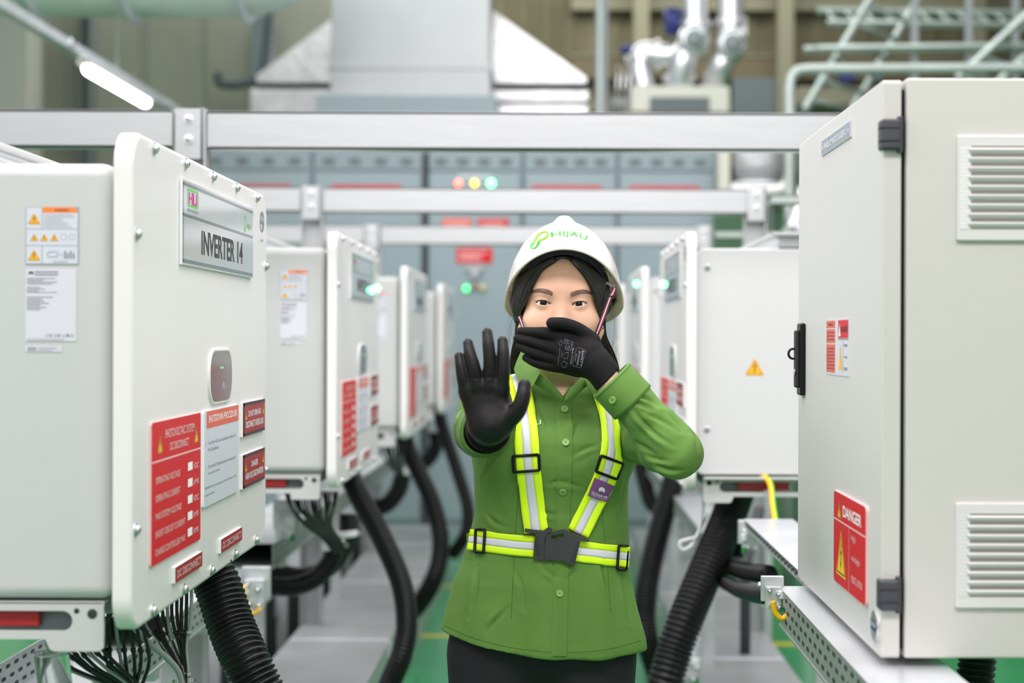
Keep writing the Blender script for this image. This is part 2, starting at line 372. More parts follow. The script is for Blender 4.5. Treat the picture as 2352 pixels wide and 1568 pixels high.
# switchgear line-up ------------------------------------------------
GY = 11.5
cols = [455, 715, 972, 1200, 1418, 1646]
GT = Zp(300, GY)
def gx(px): return Xp(px, GY)
labs = ['leftmost steel blue switchgear cabinet with red sign cut by the near inverter',
        'steel blue switchgear cabinet with wide red sign left of the black seam',
        'steel blue switchgear cabinet with red, amber and green lamps in the centre',
        'steel blue switchgear cabinet behind the helmet with red sign, right of the lamps',
        'rightmost steel blue switchgear cabinet with red sign beside the cream column']
for i in range(5):
    x0, x1 = gx(cols[i]), gx(cols[i+1])
    t = thing('switchgear_cabinet', labs[i], 'switchgear', ((x0+x1)/2, GY, 0), 0, None)
    hw = (x1-x0)/2; fr = Frame((0, -0.0, 0), (1, 0, 0), (0, 0, 1))
    b = MB(); b.box((-hw+0.004, 0.02, 0.0), (hw-0.004, 0.9, GT), 'gear_blue', 0.004); b.build('cabinet_body', t)
    b = MB(); zt = Zp(398, GY)
    b.box((-hw+0.02, -0.004, 0.12), (hw-0.02, 0.02, zt), 'gear_blue', 0.006); b.box((-hw+0.02, -0.002, zt+0.02), (hw-0.02, 0.02, Zp(345, GY)), 'gear_dark', 0.005)
    for k in range(4):
        cx = -hw+0.12+k*(2*hw-0.24)/3
        b.rect(fr, cx-0.04, zt+0.055, cx+0.04, zt+0.10, 0.0045, 'gear_trim')
    d = b.build('door', t)
    b = MB(); b.tube([(hw-0.09, -0.03, 1.15), (hw-0.09, -0.03, 1.33)], 0.012, 'steel'); b.box((hw-0.11, -0.03, 1.18), (hw-0.07, 0.0, 1.3), 'gear_trim'); b.build('handle', d)
    if i != 2:
        z1 = Zp(427, GY); z0 = Zp(470, GY); cpx = (632 if i == 0 else {1: 840, 3: 1300, 4: 1525}[i]); cx = gx(cpx)-(x0+x1)/2; w2 = 0.242
        if i == 0: cx = gx(586)-(x0+x1)/2
        b = MB(); b.box((cx-w2, -0.010, z0), (cx+w2, -0.004, z1), 'red'); b.lines(fr, cx-0.20, z0+0.02, cx+0.20, z0+0.115, 2, 0.0105, 'pink_print', i+3, 0.5, 0.1); tag(b.build('sign', t), 'red sign board')
    if i in (1, 2, 3):
        pass
    if i == 2:
        for px, m, nm in ((1052, 'led_red', 'red lamp'), (1089, 'led_amber', 'amber lamp'), (1127, 'led_green', 'green lamp')):
            cx = gx(px)-(x0+x1)/2; z = Zp(422, GY); b = MB(); b.tube([(cx, 0, z), (cx, -0.02, z)], 0.026, 'steel'); b.tube([(cx, -0.02, z), (cx, -0.03, z), (cx, -0.036, z)], [0.022, 0.018, 0.008], m); tag(b.build('indicator_lamp', t), nm)
        b = MB(); cx = gx(1090)-(x0+x1)/2; b.rect(fr, cx-0.12, Zp(408, GY), cx+0.12, Zp(403, GY), 0.0046, 'label_white'); b.build('name_strip', t)
        for (a, c, e, g, m) in ((1015, 503, 1082, 532, 'red_orange'), (1098, 503, 1167, 532, 'red'), (1048, 570, 1130, 605, 'red')):
            b = MB(); X0, X1 = gx(a)-(x0+x1)/2, gx(e)-(x0+x1)/2; b.box((X0, -0.010, Zp(g, GY)), (X1, -0.004, Zp(c, GY)), m)
            b.lines(fr, X0+0.02, Zp(g, GY)+0.015, X1-0.02, Zp(c, GY)-0.02, 3, 0.0102, 'pink_print', seed=a)
            if a == 1098: b.hazard(fr, (X0+X1)/2-0.05, Zp(532, GY)+0.02, 0.05, 0.0104, 'yellow')
            b.build('sign', t)
        for px, py, m, nm in ((1071, 663, 'led_green_soft', 'small green lamp'), (1089, 661, 'led_off', 'unlit red lamp'), (1108, 662, 'lamp_yellow', 'unlit yellow lamp')):
            cx = gx(px)-(x0+x1)/2; z = Zp(py, GY); b = MB(); b.tube([(cx, 0, z), (cx, -0.02, z)], 0.024, 'steel'); b.tube([(cx, -0.02, z), (cx, -0.03, z), (cx, -0.036, z)], [0.021, 0.018, 0.008], m); tag(b.build('indicator_lamp', t), nm)
        cx = gx(1090)-(x0+x1)/2; z = Zp(630, GY); b = MB(); b.box((cx-0.03, -0.05, z-0.03), (cx+0.03, 0, z+0.02), 'duct_grey', 0.004); b.box((cx-0.06, -0.03, z+0.02), (cx+0.06, 0, z+0.05), 'duct_grey', 0.004); tag(b.build('switch_handle', t), 'pale grey switch handle')
        b = MB(); b.box((-hw+0.001, -0.012, 0.05), (-hw+0.036, 0.02, Zp(352, GY)), 'slot_dark'); tag(b.build('seam_seal', t), 'black seam along the left edge')
    else:
        cx = 0.0; z = 1.72; b = MB(); b.box((cx-0.06, -0.02, z-0.04), (cx+0.06, 0.0, z+0.04), 'duct_grey', 0.004); b.box((cx-0.012, -0.045, z-0.02), (cx+0.012, -0.02, z+0.02), 'gear_trim', 0.003); b.build('switch_handle', t)
# top duct box above the switchgear
t = thing('cable_riser', 'large grey sheet metal riser box standing on the switchgear row', 'riser', (0, GY+0.15, GT))
fz = lambda py: Zp(py, GY+0.15)-GT
b = MB(); b.box((Xp(758, GY+.15), 0, fz(238)), (Xp(1122, GY+.15), 0.7, 5.2-GT), 'duct_grey', 0.006); 
b.box((Xp(752, GY+.15), -0.015, fz(160)), (Xp(1128, GY+.15), 0.7, fz(150)), 'duct_grey', 0.004); b.box((Xp(757, GY+.15), -0.008, fz(232)), (Xp(1123, GY+.15), 0.7, fz(158)), 'duct_grey', 0.004)
b.build('riser_shaft', t)
b = MB(); b.box((Xp(728, GY+.15), -0.06, 0), (Xp(1138, GY+.15), 0.75, fz(222)), 'gear_dark', 0.006); tag(b.build('riser_base', t), 'steel blue plinth')
# foil hood behind the riser
HY = 13.0
t = thing('insulated_duct_hood', 'wide foil wrapped duct hood flaring out behind the grey riser box', 'duct', (0, HY, 0))
def hx(px): return Xp(px, HY)
def hz(py): return Zp(py, HY)
b = MB(); fr = Frame((0, 0, 0), (1, 0, 0), (0, 0, 1))
def subpoly(mb, P, d0, d1, m):
    mb.prism(fr, P, d0, d1, m)
subpoly(b, [(hx(588), hz(192)), (hx(1345), hz(190)), (hx(1345), hz(178)), (hx(1120), hz(18)), (hx(760), hz(45)), (hx(586), hz(176))], -1.1, 0, 'foil'); b.build('hood', t)
b = MB(); b.box((hx(585), 0.03, hz(204)), (hx(1350), 1.05, hz(191)), 'slot_dark'); b.build('joint_gap', t)
b = MB(); b.box((hx(572), -0.02, hz(275)), (hx(1352), 1.1, hz(206)), 'foil', 0.02, 2); b.box((hx(580), 0.02, 2.0), (hx(1340), 1.0, hz(275)), 'duct_grey'); b.box((hx(1120), -0.05, hz(240)), (hx(1350), 0.0, hz(233)), 'gear_trim'); b.build('lower_box', t)
for px in (700, 1200): b = MB(); b.box((hx(px), 0.1, 0), (hx(px+30), 0.9, 2.0), 'column_grey'); b.build('support_leg', t)
# foil duct overhead left: a big flattened tube seen from below
t = thing('overhead_duct', 'pale green foil duct with rounded end crossing the top left', 'duct', (0, 10, 0))
P = [Vector((Xp(x, 10.0), 0, Zp(-120, 10.0))) for x in (-500, 40, 600)]
b = MB(); pts = [(Xp(x, 10), 0.0, Zp(-150, 10)) for x in (-600, -300, 0, 300, 560, 640, 700, 745, 760)]
rr = [0.51, 0.51, 0.50, 0.51, 0.50, 0.46, 0.37, 0.22, 0.05]
b.tube(pts, rr, 'foil_green', 40); b.build('duct_shell', t)
for px in (85, 300, 560):
    b = MB(); x = Xp(px, 10); q = [(x, 0.515*math.cos(a)-0.0, Zp(-150, 10)+0.515*math.sin(a)) for a in [math.pi+math.pi*k/20 for k in range(21)]]; b.tube(q, 0.028, 'zinc_light', 8)
    for sgn in (-1, 1): b.tube([(x, sgn*0.515, Zp(-150, 10)), (x, sgn*0.515, 6.6)], 0.01, 'steel', 8)
    b.build('hanger_strap', t)
# luminaire on its rail
LX = -2.40
t = thing('tube_luminaire', 'glowing white tube light on a slanting ceiling rail, upper left', 'light', (0, 0, 0))
p0 = at(217, 168, 8.75); p1 = at(346, 232, 9.95)
LX = p0.x; LZ = p0.z
Y0, Y1 = 8.6, 9.88
b = MB(); b.tube([(LX, Y0+0.03, LZ), (LX, Y0, LZ), ][::-1]+[(LX, Y0+0.05, LZ), (LX, Y1-0.05, LZ), (LX, Y1, LZ)], [0.02, 0.026, 0.028, 0.028, 0.02], 'tube_glow', 18); tag(b.build('light_tube', t), 'lit tube')
b = MB(); b.box((LX-0.03, 2.4, LZ+0.035), (LX+0.03, 12.5, LZ+0.085), 'zinc_light', 0.004); b.box((LX-0.035, Y0-0.05, LZ+0.012), (LX+0.035, Y1+0.05, LZ+0.035), 'cover_white', 0.004)
for yy in (3.5, 6.0, 8.2, 10.3, 12): b.box((LX-0.034, yy, LZ+0.033), (LX+0.034, yy+0.06, LZ+0.088), 'steel')
b.build('rail', t)
for yy in (4.0, 7.3, 9.2, 11.4): b = MB(); b.tube([(LX, yy, LZ+0.085), (LX, yy, 6.6)], 0.005, 'steel', 6); b.build('hanger_rod', t)
# dark wall bracket & cable left of hood
t = thing('wall_bracket', 'dark L shaped bracket pipe on the wall left of the foil hood', 'bracket', (0, 13.6, 0))
b = MB(); b.tube(catmull([(Xp(622, 13.6), 0, Zp(-100, 13.6)), (Xp(614, 13.6), 0, Zp(80, 13.6)), (Xp(600, 13.6), 0, Zp(170, 13.6)), (Xp(560, 13.6), 0, Zp(194, 13.6)), (Xp(505, 13.6), 0, Zp(194, 13.6)), (Xp(497, 13.6), 0, Zp(170, 13.6))], 6), 0.04, 'gear_trim', 12); b.box((Xp(575, 13.6), 0.0, Zp(180, 13.6)), (Xp(612, 13.6), 0.4, Zp(40, 13.6)), 'gear_dark', 0.01); b.build('pipe', t)
# suspended wires
for px in (150, 335):
    b = MB(); b.tube([(Xp(px, 12), 12, 6.6), (Xp(px, 12), 12, 2.75)], 0.006, 'ink_soft', 6); tag(b.build('hanging_rod'), 'thin rod hanging by the wall, %s' % ('left of the tube light' if px == 150 else 'right above the tube light'), 'rod')

# right background --------------------------------------------------
RY = 12.6
def bx(px, Y=RY): return Xp(px, Y)
def bz(py, Y=RY): return Zp(py, Y)
b = MB(); b.box((bx(1366), RY, 0), (bx(1394), RY+0.09, 6.6), 'column_grey', 0.004); b.box((bx(1372), RY-0.004, 0), (bx(1378), RY, 6.6), 'galv_green'); tag(b.build('steel_post'), 'tall grey steel post right of the foil hood', 'post')
t = thing('air_unit', 'cream machine housing with dark window under the silver pipes', 'machine', (0, RY, 0))
b = MB(); b.box((bx(1448), 0, 2.3), (bx(1674), 0.8, bz(196)), 'unit_cream', 0.012); b.box((bx(1448), -0.01, bz(262)), (bx(1674), 0.0, bz(255)), 'girt_brown'); b.build('housing', t)
b = MB(); fr0 = Frame((0, -0.004, 0), (1, 0, 0), (0, 0, 1)); b.prism(fr0, rr2(bx(1490), bz(258), bx(1628), bz(222), 0.02), -0.002, 0.004, 'gear_trim'); tag(b.build('window_panel', t), 'dark inspection window')
for u0, u1, v0, v1 in ((1652, 1676, 0.0, 0.1), (1460, 1480, 0.4, 0.5), (1640, 1670, 0.55, 0.7), (1450, 1470, 0.0, 0.1)): b = MB(); b.box((bx(u0), v0, 0), (bx(u1), v1, 2.3), 'unit_cream', 0.01); b.build('support_leg', t)
def flange(mb, c, n, r, m): c = Vector(c); n = Vector(n); mb.tube([c-n*0.02, c+n*0.02], r, m, 24, smooth=False)
t = thing('silver_pipe', 'left silver clad pipe with elbow and side branch above the cream machine', 'pipe', (0, RY+0.2, 0))
b = MB(); P = catmull([(bx(1596), 0, 6.6), (bx(1598), 0, bz(-40)), (bx(1598), 0, bz(50)), (bx(1590), -0.06, bz(85)), (bx(1570), -0.1, bz(130)), (bx(1560), -0.05, bz(190)), (bx(1560), 0, bz(206))], 8)
b.tube(P, [0.105]*len(P), 'pipe_silver', 24); b.build('pipe_run', t)
for c_, n_, r_ in (((bx(1598), 0, bz(45)), (0, 0, 1), 0.135), ((bx(1562), -0.04, bz(170)), (0, 0, 1), 0.13)): b = MB(); flange(b, c_, n_, r_, 'pipe_silver'); b.build('flange', t)
b = MB(); P = catmull([(bx(1575), -0.05, bz(108)), (bx(1520), -0.05, bz(118)), (bx(1480), -0.05, bz(112)), (bx(1470), -0.05, bz(140)), (bx(1480), -0.05, bz(196))], 8); b.tube(P, 0.085, 'pipe_silver', 20); flange(b, (bx(1510), -0.05, bz(117)), (1, 0, 0), 0.12, 'pipe_silver'); flange(b, (bx(1472), -0.05, bz(128)), (0, 0, 1), 0.12, 'pipe_silver'); b.build('branch_pipe', t)
b = MB(); b.tube([(bx(1545), -0.02, bz(10)), (bx(1545), -0.02, bz(68))], [0.07, 0.055], 'valve_blue', 16); b.tube([(bx(1545), -0.02, bz(45)), (bx(1598), -0.02, bz(45))], 0.03, 'valve_blue', 10); tag(b.build('valve_actuator', t), 'dark blue valve actuator')
b = MB(); b.tube([(bx(1425), 0, bz(105)), (bx(1460), 0, bz(100))], 0.035, 'valve_blue', 12); tag(b.build('valve_wheel', t), 'dark blue valve wheel')
b = MB()
b.tube([(bx(1592), -0.02, bz(88)), (bx(1592), -0.20, bz(90)), (bx(1592), -0.235, bz(90))], [0.125, 0.125, 0.09], 'pipe_silver', 24); b.tube([(bx(1592), -0.2355, bz(90)), (bx(1592), -0.24, bz(90))], 0.075, 'column_grey', 20); tag(b.build('elbow_cap', t), 'round elbow end facing the aisle')
t = thing('silver_pipe', 'right silver clad pipe bending over the cream machine', 'pipe', (0, RY+0.2, 0))
b = MB(); P = catmull([(bx(1680), 0, 6.6), (bx(1682), 0, bz(-40)), (bx(1682), 0, bz(60)), (bx(1678), -0.06, bz(100)), (bx(1655), -0.06, bz(150)), (bx(1640), 0.1, bz(206))], 8); b.tube(P, 0.10, 'pipe_silver', 24); b.build('pipe_run', t)
b = MB(); flange(b, (bx(1682), 0, bz(40)), (0, 0, 1), 0.13, 'pipe_silver'); b.build('flange', t)
b = MB(); b.tube([(bx(1679), -0.02, bz(98)), (bx(1679), -0.20, bz(100)), (bx(1679), -0.235, bz(100))], [0.12, 0.12, 0.09], 'pipe_silver', 24); b.tube([(bx(1679), -0.2355, bz(100)), (bx(1679), -0.24, bz(100))], 0.075, 'column_grey', 20); tag(b.build('elbow_cap', t), 'round elbow end facing the aisle')
b = MB(); b.tube([(bx(1712), -0.05, bz(30)), (bx(1712), -0.05, bz(100)), (bx(1672), -0.05, bz(160))], 0.022, 'cover_white', 8); b.build('side_tube', t)
t = thing('valve_rods', 'thin chrome rods standing left of the cream machine', 'rods', (0, RY, 0))
b = MB()
for px in (1405, 1418, 1432): b.tube([(bx(px), 0.05, 2.2), (bx(px), 0.05, bz(225))], 0.018, 'chrome', 8); b.tube([(bx(px+8), 0.05, bz(240)), (bx(px+14), 0.05, bz(150))], 0.01, 'chrome', 6)
b.build('rod_set', t)
# dark opening on the right wall
b = MB(); b.box((bx(1680, 16.6), 16.55, bz(262, 16.6)), (bx(1790, 16.6), 16.75, bz(178, 16.6)), 'gear_trim'); tag(b.build('wall_louvre'), 'dark green louvre high on the olive wall right of the machine', 'louvre')
# galvanised pipe frame: horizontal with bend
t = thing('pipe_rail', 'pale green galvanised pipe bending down at its left end, upper right', 'pipe', (0, 9.0, 0))
q = lambda px, py: (Xp(px, 9.0), 0, Zp(py, 9.0))
b = MB(); P = catmull([q(1812, 520), q(1812, 300), q(1812, 200), q(1822, 168), q(1850, 157), q(1960, 156), q(2150, 154), q(2500, 150)], 8); b.tube(P, 0.028, 'galv_green', 14); b.build('pipe_run', t)
b = MB(); b.tube([q(1812, 520), (Xp(1812, 9), 0, 0)], 0.034, 'galv_green', 12); b.build('support_leg', t)
# cable ladders upper right
def ladder(name, lab, A, B, wv, rung, rail=0.024, n=12, m='galv_green'):
    t = thing(name, lab, 'cable ladder', (0, 0, 0)); A = Vector(A); B = Vector(B); wv = Vector(wv)
    for o in (Vector((0, 0, 0)), wv):
        b = MB(); d = (B-A).normalized(); up = Vector((0, 0, 0.05)); a, c = A+o, B+o
        b.tube([a, c], rail, m, 4, smooth=False); b.build('side_rail', t)
    for k in range(n):
        p = A.lerp(B, (k+0.5)/n); b = MB(); b.tube([p, p+wv], rung, m, 6); b.build('rung', t)
    return t
ladder('cable_ladder', 'galvanised cable ladder rising diagonally at the top right', at(1850, 250, 10.4), at(2080, -140, 10.4), (0.35, 0.5, 0.0), 0.016, n=9)
ladder('cable_ladder', 'level galvanised cable ladder crossing behind the rising one', at(1900, 52, 11.0), at(2520, 60, 11.0), (0.0, 0.4, 0.16), 0.014, n=14)
ladder('cable_ladder', 'lower level cable ladder just above the logger panel', at(1880, 112, 10.2), at(2500, 104, 10.2), (0.0, 0.6, 0.10), 0.016, n=12)
ladder('cable_ladder', 'cable ladder sloping steeply at the right picture edge', at(2200, 180, 9.6), at(2460, -60, 9.6), (0.3, 0.4, 0), 0.014, n=7)
for k, (px, lab) in enumerate(((2098, 'slim grey hanger post above the logger panel, left one'), (2222, 'slim grey hanger post above the logger panel, middle one'), (2330, 'slim grey hanger post by the right picture edge'))):
    b = MB(); x = Xp(px, 10.3); b.box((x-0.02, 10.28, 1.9), (x+0.02, 10.32, 6.6), 'column_grey'); b.box((x-0.035, 10.26, 2.85), (x+0.035, 10.34, 2.89), 'column_grey'); tag(b.build('hanger_post'), lab, 'post')
t = thing('equipment_rack', 'olive and green pipework rack low behind the upper right ladders', 'rack', (0, 12.2, 0))
q = lambda px, py: (Xp(px, 12.2), 0, Zp(py, 12.2))
b = MB(); b.box((Xp(1830, 12.2), 0, Zp(240, 12.2)), (Xp(2350, 12.2), 0.3, Zp(196, 12.2)), 'girt_cream', 0.02); b.build('crossbeam', t)
for px in (1870, 1925, 1990):
    b = MB(); b.box((Xp(px, 12.2), -0.06, Zp(186, 12.2)), (Xp(px+34, 12.2), 0.05, Zp(168, 12.2)), 'valve_blue' if px == 1925 else 'gear_trim', 0.01); b.build('clamp', t)
for px in (1840, 2300): b = MB(); b.box((Xp(px, 12.2), 0.1, 0), (Xp(px+20, 12.2), 0.2, Zp(240, 12.2)), 'column_grey'); b.build('support_leg', t)
# cream column, tank and white U pipe seen under the first beam at right
b = MB(); b.box((Xp(1650, 11.3), 11.3, 0), (Xp(1676, 11.3), 11.4, Zp(300, 11.3)), 'unit_cream', 0.006); tag(b.build('cream_column'), 'slim cream column at the right end of the switchgear', 'column')
t = thing('grey_tank', 'grey cylindrical tank under the near beam beside the logger panel', 'tank', (Xp(1742, 10.0), 10.0, 0))
b = MB(); zz = Zp(418, 10); P = [(0, 0, zz), (0, 0, zz+0.03), (0, 0, zz+0.08), (0, 0, 2.56)]; b.tube(P, [0.10, 0.14, 0.15, 0.15], 'duct_grey', 28); b.build('tank_shell', t)
b = MB(); b.tube([(0, 0, zz-0.03), (0, 0, zz)], 0.16, 'zinc', 28); b.tube([(0, 0, 0), (0, 0, zz)], 0.05, 'column_grey', 12); b.build('pedestal', t)
b = MB(); q = lambda px, py: (Xp(px, 9.8), 9.8, Zp(py, 9.8)); P = catmull([q(1812, 200), q(1812, 330), q(1812, 400), q(1800, 428), q(1765, 436), q(1700, 436), q(1678, 430)], 8); b.tube(P, 0.032, 'cover_white', 14); tag(b.build('white_pipe'), 'white pipe curving under the grey tank', 'pipe')
t = thing('low_rail', 'galvanised low rail with green backing right of the second frame post', 'rail', (0, 9.5, 0))
b = MB(); b.box((Xp(1765, 9.5), 0, Zp(470, 9.5)), (Xp(1860, 9.5), 0.05, Zp(458, 9.5)), 'galv_green', 0.003); b.box((Xp(1770, 9.5), 0.01, 0.0), (Xp(1776, 9.5), 0.04, Zp(470, 9.5)), 'galv_green'); b.box((Xp(1852, 9.5), 0.01, 0.0), (Xp(1858, 9.5), 0.04, Zp(470, 9.5)), 'galv_green'); b.build('rail_frame', t)
b = MB(); b.box((Xp(1640, 9.5), 0.06, 1.0), (Xp(1880, 9.5), 0.08, Zp(472, 9.5)), 'dark_green'); tag(b.build('backing_sheet', t), 'green backing sheet')
b = MB(); P = catmull([(Xp(1846, 8.8), 8.8, Zp(430, 8.8)), (Xp(1832, 8.8), 8.8, Zp(490, 8.8)), (Xp(1820, 8.8), 8.8, Zp(520, 8.8)), (Xp(1836, 8.8), 8.8, Zp(545, 8.8)), (Xp(1860, 8.8), 8.8, 1.2), (Xp(1860, 8.8), 8.8, 0.05)], 8); b.tube(P, 0.035, 'pipe_silver', 14); tag(b.build('flex_duct'), 'silver flexible pipe behind the right inverter top', 'pipe')

# ================================================================== aluminium frame
ZB = CAMZ+0.582; BH = 0.098
PL, PR = -0.935, 0.80      # post positions
def cbeam(mb, x0, x1, Y, z1, h, d=0.05, m='alu'):
    """channel section beam: web towards the camera, flanges behind"""
    mb.box((x0, Y, z1-h), (x1, Y+0.006, z1), m, 0.0015, 1); mb.box((x0, Y, z1-0.006), (x1, Y+d, z1), m); mb.box((x0, Y, z1-h), (x1, Y+d, z1-h+0.006), m)
nm = ['nearest', 'second', 'farthest']
for k, Y in enumerate((4.25, 6.42, 8.60)):
    b = MB(); cbeam(b, PL+0.045, PR-0.03 if k else PR+0.5, Y, ZB, BH)
    tag(b.build('cross_beam'), '%s white aluminium beam spanning the aisle %s' % (nm[k], ('in front of the blue cabinets, widest in the photo', 'below the nearest one and above the helmet', 'just above the rows of inverters')[k]), 'beam')
    b = MB(); cbeam(b, PL-1.6, PL-0.045, Y, ZB+0.003, BH)
    tag(b.build('side_beam'), '%s short aluminium beam running left from its post' % nm[k], 'beam')
    if k: 
        b = MB(); cbeam(b, PR+0.06, PR+1.3, Y+0.01, ZB-0.02, 0.04, m='galv_green'); tag(b.build('side_beam'), '%s thin beam running right from its post' % nm[k], 'beam')
    for side, x in ((0, PL), (1, PR)):
        if side and not k: continue
        t = thing('frame_post', '%s %s aluminium post with a bolted bracket holding the beam' % (nm[k] if side == 0 else ('middle', 'last')[k-1], ('left', 'right')[side]), 'post', (x, Y, 0))
        b = MB(); b.box((-0.045, 0.052, 0), (0.042, 0.058, ZB+0.005), 'alu'); b.box((0.036, -0.002, 0), (0.042, 0.058, ZB+0.006), 'alu'); b.box((-0.045, 0.02, 0), (-0.040, 0.058, ZB+0.005), 'alu'); b.build('post_profile', t)
        b = MB(); b.box((-0.035, -0.012, ZB-0.125), (0.035, -0.006, ZB+0.005), 'alu', 0.001, 1); b.box((0.031, -0.012, ZB-0.125), (0.037, 0.05, ZB+0.008), 'alu'); b.build('bracket', t)
        for zz in (ZB-0.022, ZB-0.074):
            b = MB(); b.bolt((0.0, -0.012, zz), (0, -1, 0), 0.0095, 'zinc_light', 0.8); b.build('bolt', t)

# ================================================================== inverters
XL = -0.578; YL = 2.27; XR = 0.3627; PITCH = 2.17
W_, ZT, ZBt = 1.075, CAMZ+0.286, CAMZ-0.413
def cv(px, py, w=None):
    """pixel on the nearest left cover -> (local y, z)"""
    Y = XL*F/(px-VX); return (Y-YL, Zp(py, Y))
FR = Frame((0, 0, 0), (0, 1, 0), (0, 0, 1))      # cover face: u along +y, v up, n = +x
SD = Frame((0, 0.035, 0), (1, 0, 0), (0, 0, 1))  # left side face: u along +x, n = -y
OP = Frame((0, 1.035, 0), (-1, 0, 0), (0, 0, 1)) # other side face, n = +y
def inverter(label, loc, rz, number, rack='', hc=0):
    t = thing('inverter', label, 'inverter', loc, rz)
    # ---- body
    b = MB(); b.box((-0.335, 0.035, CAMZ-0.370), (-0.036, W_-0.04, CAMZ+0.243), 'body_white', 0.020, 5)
    b.box((-0.040, 0.05, CAMZ-0.355), (-0.022, W_-0.055, CAMZ+0.228), 'vent_shadow')  # dark neck: shadow of the gap behind the cover put into its colour
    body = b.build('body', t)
    # side plate on the unit's right hand side
    b = MB(); b.slab(OP, 0.026, CAMZ-0.367, 0.345, CAMZ+0.240, 0.024, 0, 0.006, 0.003, 'side_white'); pl = b.build('side_plate', t)
    b = MB()
    for zz in (CAMZ+0.19, CAMZ-0.245): b.tube([OP.p(0.058, zz, 0.004), OP.p(0.058, zz, 0.0075)], 0.010, 'side_white', 20); b.tube([OP.p(0.058, zz, 0.0075), OP.p(0.058, zz, 0.0085)], 0.005, 'ink_soft', 12)
    b.build('bolt', pl)
    b = MB(); b.hazard(OP, 0.186, CAMZ-0.077, 0.046, 0.0065); tag(b.build('warning_sticker', pl), 'orange warning triangle')
    # ---- raised heat sink cover
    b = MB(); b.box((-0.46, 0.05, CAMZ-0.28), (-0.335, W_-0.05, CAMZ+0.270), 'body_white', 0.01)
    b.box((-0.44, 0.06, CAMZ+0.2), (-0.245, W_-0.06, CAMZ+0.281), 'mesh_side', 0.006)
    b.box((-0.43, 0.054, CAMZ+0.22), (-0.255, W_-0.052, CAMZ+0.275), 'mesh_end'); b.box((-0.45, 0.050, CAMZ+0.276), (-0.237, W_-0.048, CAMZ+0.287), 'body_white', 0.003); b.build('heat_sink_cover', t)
    # ---- front cover
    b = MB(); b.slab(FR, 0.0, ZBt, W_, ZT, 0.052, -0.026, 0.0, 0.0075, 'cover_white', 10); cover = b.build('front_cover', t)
    for yb in (0.12, 0.325, 0.535, 0.745, 0.955):
        for zb in (CAMZ+0.272, CAMZ-0.399):
            b = MB(); b.bolt((0, yb, zb), (1, 0, 0), 0.0072, 'steel', 0.75); b.build('bolt', cover)
    for yb in (0.022, W_-0.016):
        for zb in (CAMZ+0.142, CAMZ-0.270):
            b = MB(); b.bolt((0, yb, zb), (1, 0, 0), 0.0072, 'steel', 0.75); b.build('bolt', cover)
    # indicator window
    y0, z1 = 0.515, CAMZ-0.027
    b = MB(); b.slab(FR, 0.500, CAMZ-0.118, 0.705, CAMZ-0.020, 0.045, 0, 0.004, 0.003, 'cover_white', 6); b.poly(FR, rr2(0.508, CAMZ-0.112, 0.690, CAMZ-0.025, 0.036), 0.0045, 'glass_dark')
    for yy in (0.585, 0.603): b.poly(FR, rr2(yy, CAMZ-0.056, yy+0.007, CAMZ-0.0525, 0.0015), 0.0048, 'led_small')
    for a in range(-3, 4):
        cx, cz = 0.612, CAMZ-0.092; dx = math.sin(a*0.42); dz = math.cos(a*0.42)
        b.poly(FR, [(cx+dx*0.003, cz+dz*0.003), (cx+dx*0.011-dz*0.0022, cz+dz*0.011+dx*0.0022), (cx+dx*0.0145, cz+dz*0.0145), (cx+dx*0.011+dz*0.0022, cz+dz*0.011-dx*0.0022)], 0.0048, 'ink_faint')
    tag(b.build('indicator_window', cover), 'dark indicator window with green dots')
    # name sign
    y0, z1 = 0.285, CAMZ+0.245; y1, z0 = 0.892, CAMZ+0.112
    b = MB(); b.prism(FR, [(y0, z0), (y1, z0), (y1, z1), (y0, z1)], 0.0005, 0.005, 'sign_silver', 'acrylic')
    e = 0.0053
    b.rect(FR, y0+0.004, z1-0.009, y1-0.004, z1-0.004, e, 'sign_band'); b.rect(FR, y0+0.004, z0+0.003, y1-0.004, z0+0.009, e, 'sign_band')
    b.rect(FR, y0+0.004, z0+0.076, y1-0.004, z0+0.0805, e, 'sign_band'); b.rect(FR, y0+0.004, z0+0.003, y0+0.009, z1-0.004, e, 'sign_band')
    b.text(FR, 'INVERTER %s' % number, 0.425, z0+0.022, 0.785, z0+0.062, e, 'ink', 0.025)
    b.outline(FR, y0+0.035, z1-0.040, y0+0.115, z1-0.011, 0.0035, e, 'green_print', r=0.006); b.text(FR, 'HLI', y0+0.045, z1-0.036, y0+0.105, z1-0.016, e+0.0002, 'magenta', 0.03)
    b.lines(FR, y0+0.035, z1-0.0475, y0+0.12, z1-0.043, 1, e, 'frame_blue', 5, 0.8, 0.1)
    ring = [(0.0, -0.016), (-0.010, -0.008), (-0.004, 0.0), (-0.008, 0.012), (0.003, 0.019), (0.012, 0.012), (0.006, 0.002), (0.009, -0.008)]
    cx, cz = y1-0.085, z0+0.098
    P = [(v.x, v.y) for v in catmull([(x, z, 0) for x, z in ring], 5, True)]
    b.ring(FR, [(cx+x*1.0, cz+z*0.95) for x, z in P], [(cx+x*0.68, cz+z*0.72) for x, z in P], e, 'green_print'); b.text(FR, 'HIJAU', y1-0.068, z0+0.088, y1-0.02, z0+0.101, e, 'lime_print')
    tag(b.build('name_sign', cover), 'silver sign reading INVERTER %s' % number)
    # circular S mark
    cx, cz, r = 1.016, CAMZ+0.229, 0.021
    b = MB(); c1 = [(cx+1.5*r*math.cos(a)*0.75, cz+r*math.sin(a)) for a in [math.pi*2*k/32 for k in range(32)]]; c2 = [(cx+(x-cx)*0.76, cz+(z-cz)*0.76) for x, z in c1]
